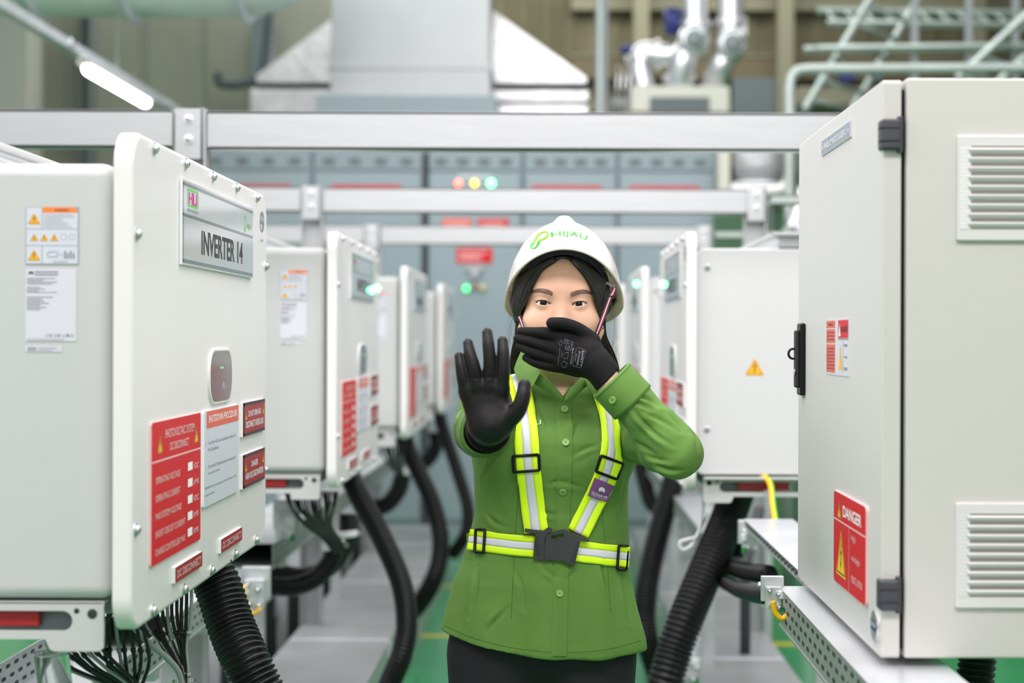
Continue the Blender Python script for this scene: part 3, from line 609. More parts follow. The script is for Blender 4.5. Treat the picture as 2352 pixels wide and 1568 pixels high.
    b.ring(FR, c1, c2, 0.0006, 'ink_soft'); b.rect(FR, cx-0.018, cz-0.004, cx+0.016, cz+0.002, 0.0008, 'ink_soft'); b.rect(FR, cx-0.004, cz+0.002, cx+0.003, cz+0.016, 0.0008, 'ink_soft'); b.rect(FR, cx+0.006, cz-0.016, cx+0.012, cz-0.003, 0.0008, 'ink_soft')
    b.lines(FR, cx-0.015, cz-0.040, cx+0.014, cz-0.034, 1, 0.0006, 'ink_faint', 3, 0.8, 0.05); b.build('round_mark', cover)
    # red photovoltaic sign
    y0, y1, z0, z1 = 0.100, 0.435, CAMZ-0.334, CAMZ-0.1245
    b = MB(); b.slab(FR, y0, z0, y1, z1, 0.006, 0.0, 0.003, 0.0008, 'red', 3, side='pink_print'); e = 0.0034
    b.rect(FR, y0, z1-0.060, y1, z1-0.0575, e, 'pink_print')
    b.text(FR, 'PHOTOVOLTAIC SYSTEM', y0+0.085, z1-0.028, y1-0.05, z1-0.015, e, 'pink_print', 0.01); b.text(FR, 'DC DISCONNECT', y0+0.115, z1-0.048, y1-0.09, z1-0.036, e, 'pink_print', 0.01)
    b.hazard(FR, y0+0.052, z1-0.034, 0.026, e, 'yellow'); b.hazard(FR, y1-0.035, z1-0.034, 0.026, e, 'yellow')
    for i, (s1, s2) in enumerate((('OPERATING VOLTAGE', 'VDC'), ('OPERATING CURRENT', 'AMPS'), ('MAX SYSTEM VOLTAGE', 'VDC'), ('SHORT CIRCUIT CURRENT', 'AMPS'), ('CHARGE CONTROLLER MAX', 'AMPS'))):
        zz = z1-0.088-i*0.0262
        b.text(FR, s1, y0+0.025, zz-0.004, y0+0.025+0.0093*len(s1), zz+0.006, e, 'pink_print', 0.01); b.rect(FR, y1-0.098, zz-0.001, y1-0.064, zz+0.012, e+0.0002, 'white_print'); b.text(FR, s2, y1-0.056, zz-0.001, y1-0.018, zz+0.008, e, 'pink_print', 0.01)
    tag(b.build('disconnect_sign', cover), 'big red sign')
    # shutdown procedure
    y0, y1, z0, z1 = 0.455, 0.757, CAMZ-0.285, CAMZ-0.124
    b = MB(); b.slab(FR, y0, z0, y1, z1, 0.005, 0.0, 0.004, 0.0008, 'label_blue', 3, side='acrylic'); e = 0.0044
    b.rect(FR, y0+0.022, z1-0.030, y1-0.003, z1-0.002, e, 'red_orange'); b.text(FR, 'SHUTDOWN PROCEDURE', y0+0.035, z1-0.021, y1-0.02, z1-0.009, e+0.0003, 'white_print', 0.01)
    for yy, st, xw in ((z1-0.055, 'Turn off the AC main circuit breaker located at the', 0.24), (z1-0.0665, 'PV AC Switchboard.', 0.09), (z1-0.095, 'Turn off the DC Switches located on the underside of', 0.24), (z1-0.1065, 'the respective inverter.', 0.10), (z1-0.130, 'WARNING: Do not open plug and socket connector of PV', 0.27), (z1-0.1415, 'array under load.', 0.08)):
        x = y0+0.008 if 'WARN' in st or 'array' in st else y0+0.032
        b.text(FR, st, x, yy-0.003, x+min(xw, y1-0.008-x), yy+0.003, e, 'ink_soft')
    b.text(FR, '1.', y0+0.014, z1-0.058, y0+0.019, z1-0.052, e, 'ink_soft'); b.text(FR, '2.', y0+0.014, z1-0.098, y0+0.019, z1-0.092, e, 'ink_soft')
    tag(b.build('procedure_sign', cover), 'pale sign with red heading')
    # two small black framed red signs
    for (za, zb, l1, l2) in ((CAMZ-0.124, CAMZ-0.1875, 'DO NOT OPEN AND', 'DISCONNECT UNDER LOAD'), (CAMZ-0.2215, CAMZ-0.285, 'DANGER', 'HIGH VOLTAGE INVERTER')):
        y0, y1, z0, z1 = 0.793, 1.03, zb, za
        b = MB(); b.prism(FR, [(y0, z0), (y1, z0), (y1, z1), (y0, z1)], 0.0, 0.005, 'red_dark', 'acrylic'); e = 0.0054
        b.rect(FR, y0+0.008, z1-0.006, y1-0.001, z1-0.001, e, 'ink'); b.rect(FR, y0+0.008, z0+0.001, y1-0.001, z0+0.006, e, 'ink'); b.rect(FR, y0+0.008, z0+0.001, y0+0.018, z1-0.001, e, 'ink')
        if l1 == 'DANGER': b.text(FR, l1, y0+0.09, z1-0.028, y1-0.08, z1-0.017, e, 'white_print', 0.01)
        else: b.text(FR, l1, y0+0.055, z1-0.028, y1-0.05, z1-0.017, e, 'white_print', 0.01)
        b.text(FR, l2, y0+0.03, z0+0.015, y1-0.02, z0+0.027, e, 'white_print', 0.01)
        b.hazard(FR, y0+0.033, z1-0.024, 0.018, e, 'yellow'); b.hazard(FR, y1-0.02, z1-0.020, 0.018, e, 'yellow')
        tag(b.build('warning_sign', cover), 'small red sign with black frame')
    for y0, y1 in ((0.245, 0.44), (0.595, 0.79)):
        z0, z1 = CAMZ-0.378, CAMZ-0.354
        b = MB(); b.prism(FR, [(y0, z0), (y1, z0), (y1, z1), (y0, z1)], 0.0, 0.005, 'red_dark', 'acrylic'); b.text(FR, 'DC DISCONNECT', y0+0.014, z0+0.006, y1-0.012, z1-0.006, 0.0054, 'pink_print', 0.01)
        tag(b.build('disconnect_label', cover), 'small red strip label')
    # ---- stickers on the side
    u0, u1, z1, z0 = -0.158, -0.084, CAMZ+0.1805, CAMZ+0.100; e = 0.0012; k = 0.0010
    b = MB(); b.prism(SD, [(u0, z0), (u1, z0), (u1, z1), (u0, z1)], -0.001, e, 'frame_blue'); e += 0.0003
    h = z1-z0; r1, r2 = z1-h*0.385, z1-h*0.675
    for (a, c, d, g) in ((u0+k, r1+k/2, u0+0.0225, z1-k), (u0+0.0235, r1+k/2, u1-k, z1-h*0.10), (u0+k, r2+k/2, u1-k, r1-k/2), (u0+k, z0+k, u0+0.0225, r2-k/2), (u0+0.0235, z0+k, u1-k, r2-k/2)): b.rect(SD, a, c, d, g, e, 'label_blue')
    e += 0.0003
    b.poly(SD, [(u0+0.0235, z1-h*0.10), (u1-k, z1-h*0.10), (u1-k, z1-h*0.07), (u1-0.006, z1-0.0004), (u0+0.0235, z1-0.0004)], e, 'orange'); b.text(SD, 'WARNING', u0+0.040, z1-h*0.082, u0+0.060, z1-h*0.03, e+0.0002, 'ink', 0.01)
    b.hazard(SD, u0+0.0118, r1+0.0145, 0.0155, e); b.hazard(SD, u0+0.0118, z0+0.013, 0.0155, e)
    for i in range(3): b.hazard(SD, u0+0.012+i*0.014, (r1+r2)/2, 0.010, e)
    b.lines(SD, u0+0.0255, r1+0.002, u1-0.003, z1-h*0.12, 7, e, 'ink_faint', 4, 0.5, 0.5)
    c1 = [(u0+0.053+0.0048*math.cos(a), (r1+r2)/2+0.0008+0.0048*math.sin(a)) for a in [math.pi*2*i/20 for i in range(20)]]; b.ring(SD, c1, [(u0+0.053+(x-u0-0.053)*0.82, (r1+r2)/2+0.0008+(z-(r1+r2)/2-0.0008)*0.82) for x, z in c1], e, 'ink_faint')
    b.outline(SD, u0+0.061, (r1+r2)/2-0.003, u0+0.070, (r1+r2)/2+0.004, 0.0007, e, 'ink_faint', r=0.002)
    b.ring(SD, rr2(u0+0.030, z0+0.010, u0+0.046, z0+0.018, 0.004), rr2(u0+0.031, z0+0.011, u0+0.045, z0+0.017, 0.003), e, 'ink_soft'); b.rect(SD, u0+0.048, z0+0.013, u0+0.052, z0+0.014, e, 'ink_soft')
    for i in range(4): b.rect(SD, u0+0.054+i*0.004, z0+0.008, u0+0.0565+i*0.004, z0+0.019-(i % 2)*0.003, e, 'ink_soft')
    b.lines(SD, u0+0.038, z0+0.0025, u0+0.060, z0+0.005, 1, e, 'ink_faint', 9, 0.9, 0.1)
    tag(b.build('warning_label', body), 'blue framed warning label with orange header')
    u0, u1, z1, z0 = -0.158, -0.087, CAMZ+0.0935, CAMZ-0.0075; e = 0.0011
    b = MB(); b.prism(SD, [(u0, z0), (u1, z0), (u1, z1), (u0, z1)], -0.001, e, 'label_white'); e += 0.0003
    for a in range(-3, 4):
        cx, cz = u0+0.0075, z1-0.0075; dx = math.sin(a*0.42); dz = math.cos(a*0.42); q = 0.32
        b.poly(SD, [(cx+dx*0.003*q, cz+dz*0.003*q), (cx+dx*0.011*q-dz*0.003*q, cz+dz*0.011*q+dx*0.003*q), (cx+dx*0.0145*q, cz+dz*0.0145*q), (cx+dx*0.011*q+dz*0.003*q, cz+dz*0.011*q-dx*0.003*q)], e, 'ink')
    b.lines(SD, u0+0.013, z1-0.010, u0+0.052, z1-0.002, 2, e, 'ink_soft', 6, 0.55, 0.2)
    for (a, c, n, sd) in ((z1-0.022, z1-0.012, 4, 1), (z1-0.034, z1-0.0245, 4, 2), (z1-0.058, z1-0.038, 7, 3)): b.lines(SD, u0+0.002, a, u0+0.045, c, n, e, 'ink_soft', sd, 0.5, 0.6)
    b.lines(SD, u0+0.003, z0+0.0008, u0+0.056, z0+0.004, 2, e, 'ink_faint', 3, 0.5, 0.1)
    for i, wv in enumerate((0.004, 0.003, 0.0045, 0.003, 0.004, 0.0045, 0.005)): b.rect(SD, u0+0.028+i*0.0058, z0+0.006, u0+0.028+i*0.0058+wv, z0+0.010, e, 'ink_soft' if i % 2 else 'ink_faint')
    tag(b.build('rating_label', body), 'white label with rows of small print')
    b = MB(); b.prism(SD, [(u0, CAMZ-0.0225), (u0+0.051, CAMZ-0.0225), (u0+0.051, CAMZ-0.0145), (u0, CAMZ-0.0145)], -0.001, 0.0011, 'label_white'); b.lines(SD, u0+0.003, CAMZ-0.0215, u0+0.016, CAMZ-0.0155, 2, 0.0014, 'ink_soft', 4, 0.6, 0.1); b.lines(SD, u0+0.018, CAMZ-0.0215, u0+0.048, CAMZ-0.0155, 3, 0.0014, 'ink_faint', 7, 0.6, 0.4); b.build('strip_label', body)
    # ---- switch guard under the body (both ends)
    for yy, sgn in ((0.045, 1), (W_-0.051, -1)):
        g = Frame((-0.320, yy, CAMZ-0.374), (1, 0, 0), (0, 0, 1))
        sx0, sx1, sz0, sz1 = 0.0, 0.226, -0.041, -0.013; B0 = -0.053; B1 = -0.070
        b = MB(); d0, d1 = 0.0, 0.006; rr_ = (sz1-sz0)/2; zm = (sz0+sz1)/2
        def pr(P): b.prism(g, P, -d1, d0, 'body_white')
        pr([(-0.03, sz1), (0.27, sz1), (0.27, 0), (-0.03, 0)]); pr([(-0.03, B0), (0.188, B0), (sx1-rr_, sz0), (-0.03, sz0)])
        arc = [(sx1-rr_+rr_*math.cos(a), zm+rr_*math.sin(a)) for a in [math.pi/2-math.pi*i/10 for i in range(11)]]
        pr([(sx1-rr_, sz1)]+arc[1:6]+[(0.27, zm), (0.27, sz1)]); pr(arc[5:]+[(0.188, B0), (0.194, B1+0.003), (0.200, B1), (0.263, B1), (0.27, B1+0.005), (0.27, zm)])
        pr([(-0.03, sz0), (sx0+0.006, sz0), (sx0+0.006, sz1), (-0.03, sz1)])
        b.box((-0.33, yy, CAMZ-0.379), (-0.05, yy+0.03, CAMZ-0.3735), 'body_white', 0.002)
        b.tube([g.p(0.232, -0.013, 0.0005), g.p(0.232, -0.013, -0.006)], 0.004, 'slot_dark', 12); b.tube([g.p(0.254, -0.017, 0.0008), g.p(0.254, -0.017, -0.006)], 0.007, 'slot_dark', 14)
        gd = b.build('switch_guard', t)
        b = MB(); ys = sorted((yy+sgn*0.012, yy+sgn*0.032)); yt = sorted((yy+sgn*0.034, yy+sgn*0.06)); b.box((-0.285, ys[0], CAMZ-0.412), (-0.145, ys[1], CAMZ-0.385), 'red_wine', 0.003); b.box((-0.22, yt[0], CAMZ-0.43), (-0.10, yt[1], CAMZ-0.374), 'ink_soft', 0.006); tag(b.build('rotary_switch', t), 'dark red isolator switch')
    b = MB(); b.box((-0.30, 0.10, CAMZ-0.40), (-0.05, W_-0.12, CAMZ-0.37), 'tray_grey', 0.004)
    for i in range(10): b.cyl((-0.18, 0.16+i*0.045, CAMZ-0.425), (-0.18, 0.16+i*0.045, CAMZ-0.40), 0.008, 'cable_black', 10)
    b.build('gland_plate', t)
    # rack behind the unit, a thing of its own
    rk = thing('mounting_rack', 'galvanised rack carrying the '+rack, 'rack', loc, rz)
    b = MB(); b.box((-0.50, 0.02, CAMZ+0.10), (-0.461, W_-0.02, CAMZ+0.16), 'zinc', 0.003); b.box((-0.50, 0.02, CAMZ-0.22), (-0.46, W_-0.02, CAMZ-0.16), 'zinc', 0.003)
    b.build('back_rail', rk)
    for yy in (0.12, W_-0.16): b = MB(); b.box((-0.54, yy, 0.0), (-0.50, yy+0.04, CAMZ+0.2), 'zinc', 0.003); b.build('post', rk)
    return t
inverter('white wall inverter with the readable INVERTER 14 sign, nearest at the left edge', (XL, YL, 0), 0, '14', 'nearest left inverter')
inverter('white wall inverter with label stickers, second in the left row', (XL, YL+PITCH, 0), 0, '15', 'second left inverter')
inverter('white wall inverter third in the left row behind the two larger ones', (XL, YL+2*PITCH, 0), 0, '16', 'third left inverter')
inverter('smallest and last white wall inverter in the left row beside the raised glove', (XL, YL+3*PITCH, 0), 0, '17', 'last left inverter')
inverter('white wall inverter with orange hazard triangle on its broad side, right of the person', (XR, 4.39+W_, 0), math.pi, '13', 'right inverter with the hazard triangle')
inverter('white wall inverter second in the right row, half hidden behind the hazard triangle one', (XR, 6.55+W_, 0), math.pi, '12', 'second right inverter')
inverter('last white wall inverter of the right row, a sliver beside the helmet', (XR, 8.70+W_, 0), math.pi, '11', 'last right inverter')
for (px, py, X, m, lab) in ((848, 668, XL, 'led_green', 'left one of two green glowing domes on the second left inverter'), (861, 663, XL, 'led_green', 'right one of two green glowing domes on the second left inverter'),
                        (1465, 651, XR, 'led_green', 'green glowing dome on the second right inverter beside the helmet'), (1527, 652, XR, 'led_green', 'green glowing dome at the far edge of the hazard triangle inverter')):
    Y = X*F/(px-VX); z = Zp(py, Y); sg = 1 if X < 0 else -1  # small emissive green domes set on the cover faces
    b = MB(); b.tube([(X+sg*0.0002, Y, z), (X+sg*0.004, Y, z)], 0.012, 'steel', 16); b.tube([(X+sg*0.004, Y, z), (X+sg*0.012, Y, z), (X+sg*0.016, Y, z)], [0.010, 0.0085, 0.004], m, 16)
    tag(b.build('indicator_lamp'), lab, 'lamp')

# ================================================================== logger panel at right
PX, PY0, PY1 = 0.463, 2.30, 3.075; PZ1, PZ0 = CAMZ+0.362, CAMZ-0.447
t = thing('control_panel', 'large grey enclosure with louvred vents and red DANGER sign at the right edge', 'control panel', (0, 0, 0))
b = MB(); b.box((PX+0.033, PY0, PZ0), (PX+0.40, PY1, PZ1+0.003), 'panel_cream', 0.004, 3); b.box((PX+0.026, PY0+0.012, PZ0+0.012), (PX+0.034, PY1-0.012, PZ1-0.012), 'hinge_black'); b.build('enclosure', t)
DF = Frame((PX, PY1, 0), (0, -1, 0), (0, 0, 1))  # u towards the camera, n = -x
EF = Frame((0, PY0, 0), (1, 0, 0), (0, 0, 1))    # side facing the camera, n = -y
b = MB(); b.slab(DF, 0.0, PZ0, PY1-PY0, PZ1, 0.006, -0.026, 0.0, 0.003, 'door_grey', 3, side='panel_cream'); door = b.build('door', t)
for zc, hh in ((Zp(307, 2.3), 0.0215), (Zp(1362, 2.3), 0.0215)):
    b = MB(); b.box((PX-0.0035, PY0-0.012, zc-hh), (PX+0.024, PY0+0.018, zc+hh), 'hinge_black', 0.004, 2); b.box((PX+0.020, PY0-0.007, zc-hh-0.004), (PX+0.0275, PY0+0.01, zc+hh+0.004), 'hinge_black', 0.001, 1)
    b.box((PX-0.0045, PY0-0.0135, zc-hh*0.45), (PX+0.022, PY0+0.01, zc-hh*0.40), 'slot_dark'); b.box((PX-0.0045, PY0-0.0135, zc+hh*0.40), (PX+0.022, PY0+0.01, zc+hh*0.45), 'slot_dark'); tag(b.build('hinge', t), 'black hinge block')
def dz(px, py): Y = PX*F/(px-VX); return (PY1-Y, Zp(py, Y))
# handle
b = MB(); b.box((PX-0.010, 2.985, CAMZ-0.104), (PX-0.0002, 3.030, CAMZ+0.028), 'black_plastic', 0.004, 3); b.box((PX-0.017, 2.995, CAMZ-0.09), (PX-0.009, 3.020, CAMZ+0.015), 'black_matte', 0.003, 2)
q = catmull([(PX-0.014+0.0*math.cos(a), 3.005, CAMZ-0.0) for a in (0,)]+[(PX-0.014, 3.005, CAMZ-0.0)], 2)
R = [(PX-0.020+0.008*math.cos(a), 3.008, CAMZ-0.028+0.009*math.sin(a)) for a in [2*math.pi*i/20 for i in range(21)]]; b.tube(R, 0.0022, 'black_plastic', 8, cap=False)
b.tube([(PX-0.017, 3.0, CAMZ-0.062), (PX-0.019, 3.0, CAMZ-0.062)], 0.006, 'steel', 14); tag(b.build('handle', door), 'black lever handle with padlock eye')
# nameplate
b = MB(); u0, u1 = PY1-2.807, PY1-2.534; z0, z1 = CAMZ+0.311, CAMZ+0.3365
b.prism(DF, [(u0, z0), (u1, z0), (u1, z1), (u0, z1)], 0, 0.0025, 'vent_grey', 'chrome'); b.rect(DF, u0+0.003, z0+0.001, u1-0.003, z1-0.001, 0.0027, 'frame_blue'); b.text(DF, 'PANEL SMARTLOGGER 2', u0+0.03, z0+0.008, u1-0.035, z1-0.008, 0.003, 'white_print', 0.005)
for uu in (u0+0.014, u1-0.018): b.poly(DF, [(uu-0.004, (z0+z1)/2), (uu+0.003, (z0+z1)/2-0.004), (uu+0.003, (z0+z1)/2+0.004)], 0.003, 'white_print')
tag(b.build('nameplate', door), 'grey nameplate reading PANEL SMARTLOGGER 2')
# paper sticker
b = MB(); u0, u1 = PY1-2.763, PY1-2.547; z1, z0 = CAMZ+0.032, CAMZ-0.059; e = 0.0014; wd = u1-u0
b.prism(DF, [(u0, z0), (u1, z0), (u1, z1), (u0, z1)], 0, 0.001, 'label_white')
for (a, c) in ((0.84, 0.97), (0.57, 0.815), (0.04, 0.545)): b.rect(DF, u0+wd*0.04, z0+(z1-z0)*a, u0+wd*0.42, z0+(z1-z0)*c, e, 'red_orange')
b.text(DF, 'WARNING', u0+wd*0.12, z0+(z1-z0)*0.87, u0+wd*0.34, z0+(z1-z0)*0.93, e+0.0003, 'ink'); b.lines(DF, u0+wd*0.08, z0+(z1-z0)*0.60, u0+wd*0.40, z0+(z1-z0)*0.79, 3, e+0.0003, 'red_wine', 5, 0.5, 0.1); b.lines(DF, u0+wd*0.08, z0+(z1-z0)*0.08, u0+wd*0.40, z0+(z1-z0)*0.50, 7, e+0.0003, 'red_wine', 8, 0.5, 0.15)
b.rect(DF, u0+wd*0.56, z0+(z1-z0)*0.66, u0+wd*0.97, z0+(z1-z0)*0.97, e, 'red'); b.text(DF, 'DANGER', u0+wd*0.68, z0+(z1-z0)*0.76, u0+wd*0.95, z0+(z1-z0)*0.86, e+0.0003, 'ink', 0.01); b.poly(DF, [(u0+wd*0.59, z0+(z1-z0)*0.69), (u0+wd*0.67, z0+(z1-z0)*0.69), (u0+wd*0.63, z0+(z1-z0)*0.92)], e+0.0003, 'white_print')
b.rect(DF, u0+wd*0.56, z0+(z1-z0)*0.63, u0+wd*0.97, z0+(z1-z0)*0.65, e, 'ink_soft')
b.poly(DF, [(u0+wd*0.58, z0+(z1-z0)*0.10), (u0+wd*0.72, z0+(z1-z0)*0.10), (u0+wd*0.65, z0+(z1-z0)*0.55)], e, 'amber'); b.rect(DF, u0+wd*0.755, z0+(z1-z0)*0.05, u0+wd*0.765, z0+(z1-z0)*0.62, e, 'ink_faint')
for i, st in enumerate(('High', 'voltage', 'test area')): b.text(DF, st, u0+wd*0.80, z0+(z1-z0)*(0.50-0.2*i), u0+wd*0.94, z0+(z1-z0)*(0.56-0.2*i), e, 'ink')
tag(b.build('warning_sticker', door), 'white sticker with red blocks')
# DANGER board
b = MB(); u0, u1 = PY1-2.662, PY1-2.389; z1, z0 = CAMZ-0.2440, CAMZ-0.3905; e = 0.0044
b.slab(DF, u0, z0, u1, z1, 0.010, 0, 0.004, 0.001, 'red', 5, side='pink_print')
b.text(DF, 'DANGER', u0+0.085, z1-0.035, u1-0.035, z1-0.017, e, 'white_print', 0.02); b.rect(DF, u0+0.001, z1-0.046, u1-0.001, z1-0.0435, e, 'pink_print'); b.rect(DF, u0+0.1375, z0+0.001, u0+0.1395, z1-0.045, e, 'pink_print')
b.hazard(DF, u0+0.053, z1-0.027, 0.026, e, 'yellow'); b.hazard(DF, u0+0.070, z0+0.052, 0.072, e, 'yellow')
for i, st in enumerate(('High', 'voltage', 'test area')): b.text(DF, st, u0+0.158, z1-0.066-0.030*i, u0+0.158+(0.035, 0.07, 0.088)[i], z1-0.054-0.030*i, e, 'pink_print')
tag(b.build('danger_sign', door), 'red board reading DANGER')
b = MB(); uc, zc = PY1-2.335, CAMZ-0.408; q = [(uc+0.024*math.cos(a), zc+0.022*math.sin(a)) for a in [2*math.pi*i/28 for i in range(28)]]
b.prism(DF, q, 0, 0.003, 'steel', 'chrome'); b.rect(DF, uc-0.020, zc-0.006, uc+0.020, zc+0.008, 0.0034, 'valve_blue'); b.rect(DF, uc-0.018, zc-0.001, uc+0.018, zc+0.006, 0.0036, 'led_off' if False else 'gear_blue'); tag(b.build('maker_badge', door), 'round metal badge with blue band')
# vents
for z1, z0 in ((Zp(308, 2.3), Zp(550, 2.3)), (Zp(1150, 2.3), Zp(1392, 2.3))):
    x0 = 0.5665; x1 = x0+0.150; b = MB(); b.slab(EF, x0, z0, x1, z1, 0.003, 0, 0.006, 0.002, 'vent_grey', 3)
    b.rect(EF, x0+0.003, z0+0.016, x0+0.018, z1-0.016, 0.0064, 'vent_mesh'); b.rect(EF, x1-0.018, z0+0.016, x1-0.003, z1-0.016, 0.0064, 'vent_mesh')
    fr = b.build('vent_frame', t); b = MB(); n = 9; ya, yb = z0+0.016, z1-0.015
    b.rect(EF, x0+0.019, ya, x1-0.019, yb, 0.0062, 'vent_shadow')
    h = (yb-ya)/n
    for i in range(n):
        za = ya+i*h; b.add([EF.p(x0+0.018-0.002, za+h*0.22, 0.0065), EF.p(x1-0.016, za+h*0.22, 0.0065), EF.p(x1-0.016, za+h*0.60, 0.010), EF.p(x0+0.016, za+h*0.60, 0.010), EF.p(x0+0.016, za+h*0.80, 0.0065), EF.p(x1-0.016, za+h*0.80, 0.0065)], [(0, 1, 2, 3), (3, 2, 5, 4)], 'vent_grey')
    tag(b.build('louvre', t), 'grey louvre slats')

# ================================================================== trays and floor trunking
def tray(name, lab, x0, x1, y0, y1, z1, h, inner, mt='zinc_light', ms='galv_green', lid=True, legs=(0.5,)):
    """cable tray: bright lid, perforated sides"""
    t = thing(name, lab, 'cable tray', (0, 0, 0)); b = MB(); zz = z1 if lid else z1-h+0.004; b.box((x0, y0, zz-0.004), (x1, y1, zz), mt, 0.001, 1); b.build('lid' if lid else 'tray_bottom', t)
    b = MB(); b.box((x0+0.002, y0, z1-h), (x0+0.006, y1, z1-0.004), ms); b.box((x1-0.006, y0, z1-h), (x1-0.002, y1, z1-0.004), ms); b.box((x0, y0, z1-h-0.004), (x1, y1, z1-h), ms)
    xi = x0+0.0015 if inner < 0 else x1-0.0015
    sg = -1 if inner < 0 else 1; fr = Frame((xi, 0, 0), (0, 1, 0) if sg > 0 else (0, -1, 0), (0, 0, 1))
    n = int((y1-y0)/0.05)
    faces = [(fr, sg, 0.0)]
    if not lid: faces.append((Frame((x0+0.0065, 0, 0), (0, 1, 0), (0, 0, 1)), 1, 0.0))
    for fr, sg, _o in faces:
     for r in range(3):
        zc = z1-h*(0.22+0.28*r)
        for i in range(n):
            yc = y0+0.02+i*0.05+(0.025 if r % 2 else 0)
            u = yc if sg > 0 else -yc
            b.poly(fr, rr2(u-0.012, zc-0.0036, u+0.012, zc+0.0036, 0.003, 2), 0.0, 'slot_dark')
    b.build('perforated_side', t)
    for y in [y0+k_ for k_ in legs]:
        b = MB(); xm = (x0+x1)/2; b.box((x0+0.02, y, z1-h-0.04), (x1-0.02, y+0.04, z1-h-0.004), 'zinc'); b.box((xm-0.02, y, 0), (xm+0.02, y+0.04, z1-h-0.04), 'zinc'); b.build('support_leg', t)
    return t
tray('cable_tray', 'perforated cable tray with bright lid under the control panel at right', 0.425, 0.56, 2.0, 3.05, CAMZ-0.459, 0.070, -1, legs=(0.05,))
tray('cable_tray', 'bright flat tray lid running back from behind the control panel', 0.495, 0.62, 3.06, 4.2, CAMZ-0.461, 0.018, -1, legs=(0.02,))
tray('cable_tray', 'dull lower cable tray under the far right inverters', 0.50, 0.62, 5.2, 9.6, CAMZ-0.64, 0.060, -1, legs=(0.6, 2.2, 3.8))
tray('cable_tray', 'open slotted cable tray crossing below the nearest left inverter', -1.05, -0.82, 1.6, 3.62, CAMZ-0.62, 0.075, 1, lid=False, legs=(0.1, 1.9))
tray('cable_tray', 'short lidded cable tray ending at the left gland block', -1.04, -0.83, 3.66, 4.38, CAMZ-0.62, 0.075, 1, mt='zinc', legs=(0.4,))
tray('cable_tray', 'lidded cable tray under the farther left inverters', -1.04, -0.83, 4.95, 9.6, CAMZ-0.62, 0.075, 1, mt='zinc', legs=(0.3, 2.2, 4.0))
def trunk(lab, x0, x1, y0, y1, z, joints, m='tray_grey', sd='galv_green'):  # default green side carries the floor's reflection in its colour
    t = thing('floor_trunking', lab, 'trunking', (0, 0, 0)); b = MB(); b.box((x0, y0, 0.0), (x1, y1, z-0.006), sd)
    b.build('side_wall', t); ys = [y0]+joints+[y1]
    for a, c in zip(ys, ys[1:]):
        b = MB(); b.box((x0-0.004, a+0.003, z-0.006), (x1+0.004, c-0.003, z), m, 0.001, 1); b.build('cover_plate', t)
    b = MB()
    for yy in joints: b.box((x0, yy-0.012, z), (x1, yy+0.012, z+0.002), 'label_white')
    for yy in ys[1:-1]:
        for xx in (x0-0.001, x1+0.001):
            b.box((xx-0.008, yy-0.03, z-0.10), (xx+0.008, yy+0.03, z-0.01), 'zinc_light'); b.cyl((xx-0.014, yy, z-0.06), (xx+0.014, yy, z-0.06), 0.012, 'chrome', 8)
    b.build('joint_strip', t); return t
trunk('wide grey covered floor trunking along the left side of the aisle', -0.97, -0.60, 3.5, 9.9, 0.27, [6.14, 7.6, 9.0])
trunk('second grey covered floor trunking farther left behind the nearest inverter hose', -1.62, -1.15, 3.5, 10.2, 0.33, [5.2, 6.9, 8.4], sd='slot_dark')  # dark sides: gap shadow between the trunkings put into their colour
trunk('grey covered floor trunking along the right side behind the thick ribbed hose', 0.50, 0.84, 3.5, 9.9, 0.25, [5.9, 7.4, 8.8])
# light grey steel feet / plinths beyond the aisle
b = MB(); b.box((-0.55, 10.3, 0), (0.9, 10.9, 0.08), 'tray_grey', 0.004); tag(b.build('step_plate'), 'low grey steel plinth before the switchgear', 'plinth')

# ================================================================== hoses
def W(px, py, Y): return at(px, py, Y)
def hose(lab, pts, r, period=0.011, grp=None, seg=22, depth=0.12):
    o = hose_mb([W(*p) for p in pts], r, period, 'black_plastic', seg, depth).build('corrugated_hose')
    return tag(o, lab, 'hose', grp)
hose('thick black corrugated hose leaving the bottom of the INVERTER 14 unit', [(470, 1290, 2.98), (500, 1345, 2.97), (532, 1440, 2.94), (575, 1540, 2.9), (640, 1680, 2.9), (700, 1850, 3.0), (715, 2050, 3.2)], 0.043, 0.0105)
hose('long black hose sagging from the second left inverter down to the floor', [(800, 1085, 4.98), (826, 1140, 4.98), (880, 1240, 4.95), (922, 1340, 4.95), (934, 1430, 4.95), (922, 1505, 4.95), (885, 1600, 5.0), (850, 1760, 5.0)], 0.034, 0.012)
hose('black hose hanging from the third left inverter and curving back', [(925, 1000, 7.2), (950, 1060, 7.2), (992, 1150, 7.2), (1012, 1240, 7.2), (1000, 1320, 7.2), (965, 1385, 7.3), (930, 1420, 7.4)], 0.040, 0.014)
hose('black hose hanging from the last left inverter beside the shirt', [(1005, 925, 9.2), (1015, 975, 9.2), (1050, 1080, 9.2), (1075, 1170, 9.2), (1068, 1230, 9.2), (1040, 1272, 9.3)], 0.038, 0.016)
hose('thickest black ribbed hose dropping from under the hazard triangle inverter', [(1710, 1060, 4.72), (1700, 1110, 4.70), (1668, 1200, 4.62), (1622, 1310, 4.52), (1580, 1410, 4.45), (1550, 1490, 4.42), (1525, 1580, 4.4), (1500, 1700, 4.45), (1490, 1850, 4.6)], 0.0495, 0.0150, seg=28)
hose('black hose from the second right inverter passing close behind the shirt', [(1555, 1060, 6.7), (1545, 1110, 6.7), (1522, 1190, 6.7), (1497, 1290, 6.7), (1482, 1380, 6.7), (1484, 1460, 6.7), (1510, 1545, 6.8)], 0.048, 0.014)
